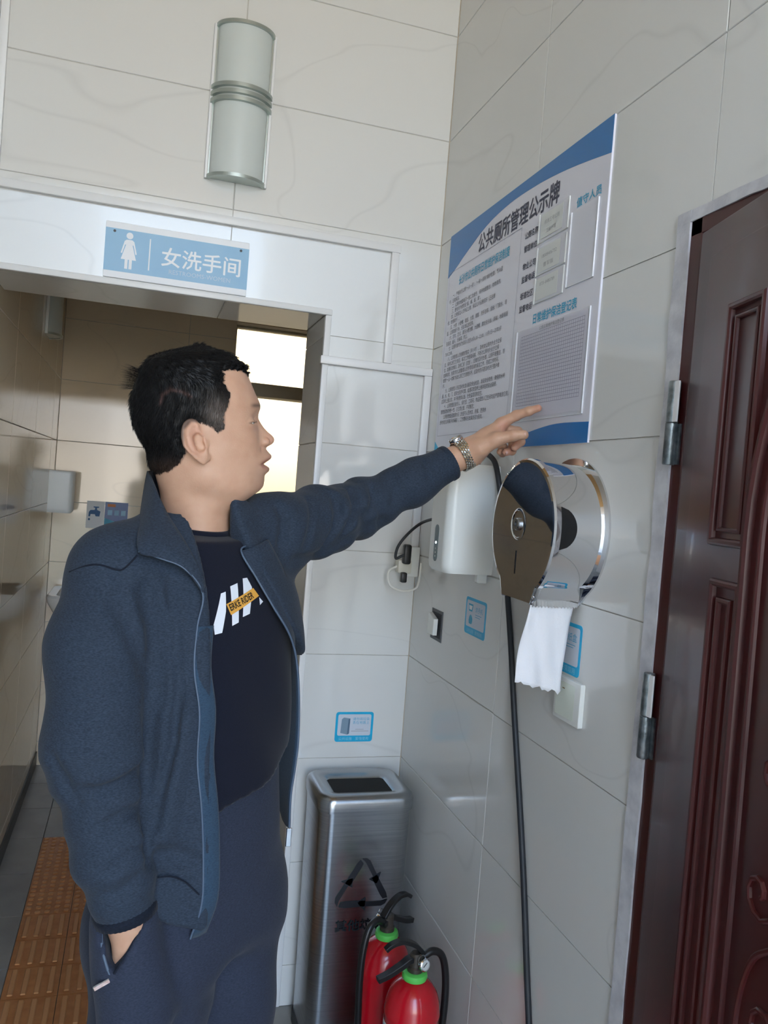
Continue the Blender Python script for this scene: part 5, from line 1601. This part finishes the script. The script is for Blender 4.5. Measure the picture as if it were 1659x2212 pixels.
blend(np.exp(-((vv_ - (562 + 0.0016 * (uu - 1075) ** 2 * 0.3)) / 15) ** 2) * smoothstep(985, 1040, uu) * (ww < 240) * 0.72, srgb(52, 40, 34), hs)
blend(np.exp(-((vv_ - 690 - 0.12 * (1050 - uu)) / 6.5) ** 2) * smoothstep(975, 1005, uu) * (ww < 230) * (ww > 60) * 0.85, srgb(46, 32, 28), hs)
blend(np.exp(-((vv_ - 735) / 26) ** 2 - ((uu - 1030) / 50) ** 2) * (ww > 70) * 0.3, srgb(170, 124, 104), hs)
hl = slice(nh, nh + len(vl))
tl = VV[hl]
for c, r in (((-0.0165, -0.7305, 1.693), 0.012), ((-0.048, -0.6955, 1.61), 0.012), ((-0.060, -0.681, 1.598), 0.013), ((-0.075, -0.69, 1.652), 0.012)):
    blend(np.exp(-(((tl - np.array(c)) ** 2).sum(1)) / r ** 2) * 0.45, srgb(204, 132, 116), hl)
person = to_mesh('person', VV, FF, M_SKIN, None, tint)
tag(person, 'man in a dark blue tracksuit pointing at the notice board', 'person')

# eyes
for s in (1, -1):
    c = hpt(979, 692, 150 * s)
    bm = bmesh.new()
    bmesh.ops.create_uvsphere(bm, u_segments=20, v_segments=14, radius=50 * HS)
    bmesh.ops.translate(bm, vec=Vector(c), verts=bm.verts[:])
    e = bm_obj('eye', bm, mat('eye_white', srgb(214, 206, 198), 0.2), person, True)
    c2 = hpt(1008, 692, 152 * s)
    bm = bmesh.new()
    bmesh.ops.create_uvsphere(bm, u_segments=16, v_segments=10, radius=24 * HS)
    bmesh.ops.translate(bm, vec=Vector(c2), verts=bm.verts[:])
    bm_obj('iris', bm, mat('iris_dark', srgb(30, 20, 16), 0.15), e, True)

# nails
def nail(c, d, n_, l, w0):
    d = Vector(d).normalized(); n_ = Vector(n_); n_ = (n_ - d * n_.dot(d)).normalized(); s = d.cross(n_)
    bm = bmesh.new()
    R_ = []
    for i in range(6):
        t = i / 5
        ww_ = w0 * (0.86 + 0.3 * math.sin(math.pi * min(1, t + 0.15)) * 0.5)
        R_.append([bm.verts.new(Vector(c) + d * (t - 0.5) * l + s * k * ww_ + n_ * (-0.0016 * k * k * 1.4)) for k in np.linspace(-1, 1, 6)])
    for A, B in zip(R_, R_[1:]):
        for k in range(5): bm.faces.new((A[k], A[k + 1], B[k + 1], B[k]))
    return bm_obj('fingernail', bm, mat('nail', srgb(226, 184, 174), 0.25), person, True)
nail((-0.0546, -0.7414, 1.6369), (0.85, -0.52, 0.12), (-0.45, -0.82, 0.35), 0.0115, 0.0054)
nail((-0.0605, -0.6895, 1.5965), (-0.8, -0.35, -0.3), (0.1, -1.0, -0.35), 0.008, 0.0042)

# hair: scalp-hugging mass plus short strands
vv2, ff2 = surface_nets(hair_f, (-0.84, -0.975, 1.46), (-0.575, -0.745, 1.745), 0.0023)
uh, vh_, wh = huv(vv2.astype(F32))
def hair_tint(u, v, w):
    base = np.tile(np.array(srgb(15, 14, 15)), (len(u), 1))
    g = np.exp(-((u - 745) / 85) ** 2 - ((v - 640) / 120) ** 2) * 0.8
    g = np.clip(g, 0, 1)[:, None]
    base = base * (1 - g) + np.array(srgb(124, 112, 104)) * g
    g2 = (0.30 * np.exp(-((u - 420) / 170) ** 2 - ((v - 1030) / 60) ** 2))[:, None]
    base = base * (1 - g2) + np.array(srgb(110, 84, 70)) * g2
    sc = (0.5 * np.exp(-(pl_dist(np.stack([u, v, w * 0], -1).astype(F32), [(342, 555, 0), (358, 490, 0), (420, 452, 0), (500, 470, 0), (560, 500, 0)]) / 9) ** 2))[:, None] * (w > 0)[:, None]
    return base * (1 - sc) + np.array(srgb(120, 88, 82)) * sc
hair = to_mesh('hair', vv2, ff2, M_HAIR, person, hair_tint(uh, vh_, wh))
hair.data.calc_loop_triangles()
tri = np.empty(len(hair.data.loop_triangles) * 3, np.int32); hair.data.loop_triangles.foreach_get('vertices', tri); tri = tri.reshape(-1, 3)
p0, p1, p2 = vv2[tri[:, 0]], vv2[tri[:, 1]], vv2[tri[:, 2]]
nr = np.cross(p1 - p0, p2 - p0); ar = np.linalg.norm(nr, axis=1); nr = nr / (ar[:, None] + 1e-12)
cen = (p0 + p1 + p2) / 3
cu_, cv_, cw_ = huv(cen.astype(F32))
sdc = poly_sd(cu_, cv_, HAIRP)
ok = (sdc > 2)
pr_ = ar * ok * (1 + 1.5 * (sdc < 60)); pr_ /= pr_.sum()
NSTR = 22000
pick = RNG.choice(len(tri), NSTR, p=pr_)
bc = RNG.dirichlet((1, 1, 1), NSTR)
base = p0[pick] * bc[:, :1] + p1[pick] * bc[:, 1:2] + p2[pick] * bc[:, 2:]
N_ = nr[pick]
bu, bv, bw = huv(base.astype(F32))
crown = hpt(330, 210, 0)
# growth direction: away from the crown; the fringe forward, the sides down
flow = base - crown
flow = flow / (np.linalg.norm(flow, axis=1)[:, None] + 1e-9)
down = -HB[None, :] * np.ones((NSTR, 1)) + 0.25 * (-HA)[None, :]
fwd = HA[None, :] * np.ones((NSTR, 1)) - 0.15 * HB[None, :]
kd = smoothstep(330, 520, bv)[:, None]; kf = smoothstep(700, 850, bu)[:, None] * (1 - kd)
flow = flow * (1 - kd) + down * kd; flow = flow * (1 - kf) + fwd * kf
flow = flow + RNG.normal(0, 0.16, (NSTR, 3))
flow = flow - N_ * (flow * N_).sum(1)[:, None]
flow /= np.linalg.norm(flow, axis=1)[:, None] + 1e-9
lift = RNG.uniform(0.02, 0.30, NSTR)[:, None] + 0.22 * (smoothstep(190, 110, bu) * smoothstep(300, 380, bv) * smoothstep(640, 560, bv))[:, None]
sb = poly_sd(bu, bv, HAIRP)
ln = (RNG.uniform(0.007, 0.015, NSTR) * (0.45 + 0.55 * smoothstep(0, 110, sb)))[:, None]
tuft = (bu < 230) & (bv > 290) & (bv < 440) & (np.abs(bw) < 170)
ln[tuft] *= 1.8; lift[tuft] += 0.75; flow[tuft] += 0.7 * HB
tip = base + (flow + N_ * lift) * ln
mid = base + (flow + N_ * (lift + 0.12)) * ln * 0.5
side = np.cross(flow, N_)
wd_ = RNG.uniform(0.00016, 0.00030, NSTR)[:, None]
b0 = base - N_ * 0.0006
SV = np.stack([b0 - side * wd_, b0 + side * wd_, b0 + N_ * wd_, mid - side * wd_, mid + side * wd_, mid + N_ * wd_, tip], 1).reshape(-1, 3)
k7 = np.arange(NSTR)[:, None] * 7
tris = np.concatenate([k7 + np.array([q]) for q in ((0, 1, 4), (0, 4, 3), (1, 2, 5), (1, 5, 4), (2, 0, 3), (2, 3, 5), (3, 4, 6), (4, 5, 6), (5, 3, 6))])
su, sv, sw = huv(SV.astype(F32))
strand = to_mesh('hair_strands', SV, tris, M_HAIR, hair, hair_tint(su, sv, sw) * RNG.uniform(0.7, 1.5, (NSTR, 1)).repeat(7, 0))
strand['kind'] = 'stuff'

# clothes
def garment(name, fn, lo, hi, h, material, parent):
    v, f_ = surface_nets(fn, lo, hi, h)
    return to_mesh(name, v, f_, material, parent)
jacket = garment('jacket', jacket_f, (-0.97, -1.17, 0.74), (-0.13, -0.52, 1.63), 0.0052, M_JACK, person)
shirt = garment('t_shirt', shirt_f, (-0.90, -1.12, 0.77), (-0.46, -0.66, 1.47), 0.0062, M_SHIRT, person)
trousers = garment('trousers', trousers_f, (-0.92, -1.15, 0.03), (-0.44, -0.68, 1.05), 0.0075, M_TROU, person)

def sheet(name, rows, material, parent, th=0.0035, sub=6, push=None):
    """smooth sheet through a grid of points (rows of equal length)"""
    R_ = [smooth_path(r, sub) for r in rows]
    cols = list(zip(*R_))
    C_ = [smooth_path(c, sub) for c in cols]
    g = list(zip(*C_))
    v = [p_ for r in g for p_ in r]
    m_ = len(g[0])
    f_ = [(i * m_ + j, i * m_ + j + 1, (i + 1) * m_ + j + 1, (i + 1) * m_ + j) for i in range(len(g) - 1) for j in range(m_ - 1)]
    o = pyd(name, v, f_, material, parent)
    sm_ = o.modifiers.new('thickness', 'SOLIDIFY'); sm_.thickness = th; sm_.offset = 0
    return o, g
NT = [(-0.7778, -0.8128, 1.5001), (-0.7648, -0.9115, 1.4733), (-0.7477, -0.9647, 1.4388), (-0.7235, -0.9991, 1.4047), (-0.7023, -1.0221, 1.3707), (-0.6893, -1.0322, 1.3382)]
NM = [(-0.7808, -0.823, 1.4764), (-0.7764, -0.9349, 1.4448), (-0.7695, -1.0143, 1.4113), (-0.7448, -1.0265, 1.3894), (-0.7145, -1.0311, 1.367), (-0.6902, -1.0383, 1.335)]
NB = [(-0.7829, -0.8283, 1.4515), (-0.7856, -0.9747, 1.418), (-0.7851, -1.0437, 1.3855), (-0.7544, -1.0344, 1.3762), (-0.7197, -1.0348, 1.3631), (-0.6912, -1.0403, 1.3284)]
FT = [(-0.6483, -0.8648, 1.4120), (-0.6411, -0.8246, 1.4250), (-0.6199, -0.7888, 1.438), (-0.5933, -0.776, 1.4483)]
FB = [(-0.6261, -0.9194, 1.3845), (-0.6062, -0.9042, 1.3964), (-0.5851, -0.8734, 1.4194), (-0.5736, -0.8137, 1.4349)]
FE = [(-0.6272, -0.9348, 1.3843), (-0.6, -0.9442, 1.3419), (-0.5714, -0.9488, 1.2987), (-0.5406, -0.9437, 1.2534), (-0.523, -0.9347, 1.2059), (-0.5127, -0.9293, 1.135), (-0.509, -0.9269, 1.072), (-0.51, -0.9228, 1.0237), (-0.5125, -0.9181, 0.9749), (-0.5101, -0.9151, 0.9199)]
FM = [(-0.6057, -0.9306, 1.3926), (-0.5767, -0.9249, 1.3481), (-0.5491, -0.9242, 1.2994), (-0.5264, -0.9064, 1.2465), (-0.5196, -0.8839, 1.1904), (-0.5197, -0.8701, 1.1187), (-0.5196, -0.8616, 1.0512), (-0.5197, -0.8628, 1.0067), (-0.5152, -0.8654, 0.9627), (-0.5079, -0.8795, 0.9095)]
FA = [(-0.5818, -0.9062, 1.4033), (-0.5482, -0.8864, 1.351), (-0.5262, -0.8841, 1.2978), (-0.5171, -0.8676, 1.2392), (-0.5262, -0.8353, 1.175), (-0.5338, -0.814, 1.1031), (-0.5339, -0.8055, 1.0333), (-0.5319, -0.8072, 0.9917), (-0.5239, -0.8211, 0.9561), (-0.508, -0.8482, 0.9062)]
col1, _ = sheet('collar', [NT, NM, NB], M_JACK, jacket, 0.004)
col2, _ = sheet('collar', [FT, [tuple((np.array(a) + np.array(b)) / 2 + np.array((0.0, -0.006, 0.004))) for a, b in zip(FT, FB)], FB], M_JACK, jacket, 0.004)
# back of the collar, round the nape to the far side
nb_t = [NT[0], (-0.765, -0.775, 1.502), (-0.74, -0.762, 1.497), (-0.70, -0.768, 1.462), (-0.632, -0.782, 1.440)]
nb_b = [NB[0], (-0.770, -0.765, 1.452), (-0.74, -0.750, 1.45), (-0.69, -0.75, 1.440), (-0.60, -0.775, 1.43)]
sheet('collar', [nb_t, nb_b], M_JACK, jacket, 0.004)
flap, fg = sheet('front_panel', [FE, FM, FA], [M_JACK, M_JACKIN], jacket, 0.004)
flap.modifiers[0].material_offset = 1
# zips along the free edges
bvj = BVHTree.FromPolygons([tuple(q.co) for q in jacket.data.vertices], [tuple(p_.vertices) for p_ in jacket.data.polygons])
bvs = BVHTree.FromPolygons([tuple(q.co) for q in shirt.data.vertices], [tuple(p_.vertices) for p_ in shirt.data.polygons])
def tpos(l, z, bv, lift=0.002):
    cx = np.interp(z, [0.7, 1.45], [-0.668, -0.690]); cy = np.interp(z, [0.7, 1.45], [-0.905, -0.868])
    o = Vector((cx + TL[0] * l + TF[0] * 0.4, cy + TL[1] * l + TF[1] * 0.4, z))
    hit = bv.ray_cast(o, Vector((-TF[0], -TF[1], 0)))
    p_ = hit[0] if hit[0] is not None else o - Vector((TF[0], TF[1], 0)) * 0.28
    return p_ + Vector((TF[0], TF[1], 0)) * lift
zl_ = [(-0.104, 1.322), (-0.112, 1.28), (-0.118, 1.22), (-0.118, 1.16), (-0.116, 1.09), (-0.108, 1.02), (-0.100, 0.95), (-0.099, 0.88), (-0.102, 0.825)]
zp = [tuple(tpos(l - 0.004, z, bvj, 0.0015)) for l, z in zl_]
tube('zip', smooth_path([NB[2], NB[3], NB[4], NB[5]] + zp[1:], 8), 0.0016, M_ZIP, jacket, seg=8)
tube('zip', smooth_path([FB[2], (-0.606, -0.9062, 1.395), FE[0]] + FE[1:], 8), 0.0018, M_ZIP, jacket, seg=8)
# facing strip between the near zip and the shirt
fa, fb = [], []
for l, z in zl_[1:]:
    fa.append(tuple(tpos(l - 0.003, z, bvj, 0.0008)))
    q = tpos(l + 0.024, z, bvj, 0.0008)
    a_ = np.array(fa[-1]); b_ = a_ + np.array([TL[0], TL[1], 0]) * 0.027 + np.array([TF[0], TF[1], 0]) * 0.004
    fb.append(tuple(b_))
sheet('facing', [fa, [tuple((np.array(a) + np.array(b)) / 2 + np.array([TF[0], TF[1], 0]) * 0.002) for a, b in zip(fa, fb)], fb], M_JACKIN, jacket, 0.003, 4)
zpl = box('zip_pull', (-0.0045, -0.0015, -0.032), (0.0045, 0.0015, 0.0), M_CHROME, jacket, 0.001)
zpl.matrix_parent_inverse = Matrix.Identity(4); zpl.location = FE[-1]
def cuff(name, c, ax, r, ln_, material, parent, th=0.004):
    ax = Vector(ax).normalized(); s = ax.orthogonal().normalized(); t = ax.cross(s); c = Vector(c)
    bm = bmesh.new()
    R_ = []
    for d_, rr in ((-ln_, r - 0.001), (-ln_ * 0.8, r + th * 0.5), (-ln_ * 0.1, r + th * 0.3), (0, r - 0.002), (0, r - 0.008), (-0.012, r - 0.010)):
        R_.append([bm.verts.new(c + ax * d_ + (s * math.cos(a) + t * math.sin(a)) * (rr + 0.0006 * math.cos(40 * a))) for a in np.linspace(0, 2 * math.pi, 80, endpoint=False)])
    for A, B in zip(R_, R_[1:]):
        for k in range(80): bm.faces.new((A[k], A[(k + 1) % 80], B[(k + 1) % 80], B[k]))
    return bm_obj(name, bm, material, parent, True)
cuff('cuff', R_ARM[-1], tuple(_unit(R_ARM[-2], R_ARM[-1])), 0.0425, 0.016, M_RIB, jacket)
cuff('cuff', tuple(V3(*L_ARM[-1]) - 0.009 * _unit(L_ARM[-2], L_ARM[-1])), tuple(_unit(L_ARM[-2], L_ARM[-1])), 0.0365, 0.014, M_JACK, jacket)

tube('seam', smooth_path([(-0.8773, -1.0092, 1.3479), (-0.855, -1.0292, 1.3598), (-0.8363, -1.0379, 1.3631), (-0.814, -1.0438, 1.3582), (-0.8029, -1.0429, 1.36), (-0.786, -1.035, 1.379)], 6), 0.0013, M_RIB, jacket, seg=6)
tube('seam', smooth_path([(-0.7281, -1.0724, 0.9252), (-0.7088, -1.0709, 0.9246), (-0.6887, -1.0699, 0.9147), (-0.6675, -1.0685, 0.8942)], 6), 0.0013, M_RIB, jacket, seg=6)

# shirt print
def decal(name, polys, material, parent, lift=0.0016, me=None, M2=None):
    bm = bmesh.new()
    if me is not None: bm.from_mesh(me)
    else:
        for pl in polys: bm.faces.new([bm.verts.new((x, y_, 0)) for x, y_ in pl])
        bmesh.ops.triangulate(bm, faces=bm.faces[:])
        bmesh.ops.subdivide_edges(bm, edges=bm.edges[:], cuts=5, use_grid_fill=True)
    for q in bm.verts:
        x, y_ = (q.co.x, q.co.y) if M2 is None else (M2 @ q.co).xy
        q.co = tpos(x, y_, bvs, lift)
    return bm_obj(name, bm, material, parent)
P_B = [[(-0.053, 1.322), (-0.0433, 1.3243), (-0.0499, 1.2955), (-0.0626, 1.2653), (-0.0757, 1.2634), (-0.0756, 1.2771)], [(-0.032, 1.3316), (-0.0152, 1.3358), (-0.0282, 1.278), (-0.0423, 1.2739)],
       [(-0.001, 1.342), (0.0094, 1.3426), (0.0151, 1.3281), (-0.0014, 1.2888), (-0.0179, 1.2852)], [(0.0272, 1.3119), (0.0351, 1.3046), (0.0256, 1.2998)]]
for pl in P_B: decal('print_bar', [pl], mat('print_bar_white', srgb(232, 236, 244), 0.6), shirt)
decal('print_label', [[(-0.0477, 1.3063), (0.0165, 1.3269), (0.0264, 1.3141), (-0.0422, 1.2898)]], mat('print_orange', srgb(232, 170, 74), 0.6), shirt, 0.0026)
me = text_mesh('ERKE RIDER', 0.0140, width=0.057, bold=0.0003)
_a = math.atan2(0.0166, 0.0549)
decal('lettering', None, mat('print_black_ink', srgb(34, 30, 26), 0.6), shirt, 0.0034, me, Matrix.Translation((-0.0415, 1.2960, 0)) @ Matrix.Rotation(_a, 4, 'Z'))
def neck_ring(t, r=1.0): return tuple(float(q) for q in hpt(570 + 262 * r * math.cos(t), 1520 + 45 * math.cos(t) + 14 * math.sin(t), 272 * r * math.sin(t)))
bm = bmesh.new()
add_tube(bm, [neck_ring(t) for t in np.linspace(0, 2 * math.pi, 48, endpoint=False)], 0.0065, 10, False, True)
bm_obj('neckband', bm, M_SHIRT, shirt, True)

# trousers: pocket edge and zip pull
tube('pocket_edge', smooth_path([(-0.742, -1.082, 0.872), (-0.757, -1.094, 0.842), (-0.773, -1.098, 0.815), (-0.781, -1.098, 0.80)], 8), 0.0022, M_RIB, trousers, seg=8)
tube('pocket_edge', smooth_path([(-0.800, -1.072, 0.872), (-0.797, -1.086, 0.842), (-0.789, -1.095, 0.818), (-0.781, -1.098, 0.80)], 8), 0.0022, M_ZIP, trousers, seg=8)
zz = box('zip_pull', (-0.0035, -0.0015, -0.020), (0.0035, 0.0015, 0.004), M_CHROME, trousers, 0.001)
zz.matrix_parent_inverse = Matrix.Identity(4)
zz.matrix_basis = Matrix.Translation((-0.786, -1.099, 0.797)) @ Matrix.Rotation(math.radians(62), 4, 'Y')

# steel bracelet watch
wax = Vector(tuple(_unit((-0.25, -0.655, 1.521), (-0.1294, -0.6563, 1.5944))))
wc_ = Vector((-0.1460, -0.6545, 1.5865))
wu = Vector((0, 1, 0)); wu = (wu - wax * wu.dot(wax)).normalized(); wv = wax.cross(wu)
bm = bmesh.new()
NL = 38
for k in range(NL):
    a = 2 * math.pi * k / NL
    for j in range(5):
        am = a + (math.pi / NL if j % 2 else 0)
        c = wc_ + wax * (0.0046 * (j - 2)) + wu * (0.0308 * math.cos(am)) + wv * (0.0335 * math.sin(am))
        tn_ = (wu * (-0.0308 * math.sin(am)) + wv * (0.0335 * math.cos(am))).normalized()
        nn = tn_.cross(wax)
        b2 = bmesh.new(); add_box(b2, (-0.0026, -0.0021, -0.0016), (0.0026, 0.0021, 0.0016), 0.0008)
        M4 = Matrix((tn_, wax, nn)).transposed().to_4x4(); M4.translation = c
        bmesh.ops.transform(b2, matrix=M4, verts=b2.verts[:])
        tm = bpy.data.meshes.new('t'); b2.to_mesh(tm); b2.free(); bm.from_mesh(tm); bpy.data.meshes.remove(tm)
watch = bm_obj('watch', bm, mat('watch_steel', srgb(206, 202, 190), 0.2, 1.0), person)
watch['label'] = 'silver bracelet watch on the pointing wrist'
topd = (wv if wv.z > 0 else -wv)
wcase = lathe('watch_case', [(0, -0.003), (0.0155, -0.003), (0.0165, 0.0), (0.0155, 0.004), (0.0135, 0.0055), (0.013, 0.0045), (0, 0.0045)], (0, 0, 0), M_CHROME, watch, seg=28)
Mc = Matrix((wax, wu, wax.cross(wu))).transposed().to_4x4()
if (wax.cross(wu)).z < 0: Mc = Matrix((wax, -wu, -(wax.cross(wu)))).transposed().to_4x4()
Mc.translation = wc_ + topd * 0.0350
wcase.matrix_parent_inverse = Matrix.Identity(4); wcase.matrix_basis = Mc

# shoes
def shoe_f(leg):
    hx, hy = leg[2][0], leg[2][1]
    def f_(P):
        t = np.array([0.62, -0.78, 0.0], F32)
        a = (hx - t[0] * 0.05, hy - t[1] * 0.05, 0.055); b = (hx + t[0] * 0.12, hy + t[1] * 0.12, 0.045)
        d = smin(rcone(P, a, b, 0.050, 0.046), rcone(P, (hx, hy, 0.07), (hx, hy, 0.12), 0.05, 0.046), 0.03)
        return smax(d, 0.004 - P[..., 2], 0.006)
    return f_
M_SHOE = mat('shoe_black', srgb(24, 24, 28), 0.5)
for leg in (R_LEG, L_LEG):
    garment('shoe', shoe_f(leg), (leg[2][0] - 0.14, leg[2][1] - 0.2, -0.01), (leg[2][0] + 0.2, leg[2][1] + 0.14, 0.19), 0.008, M_SHOE, person)
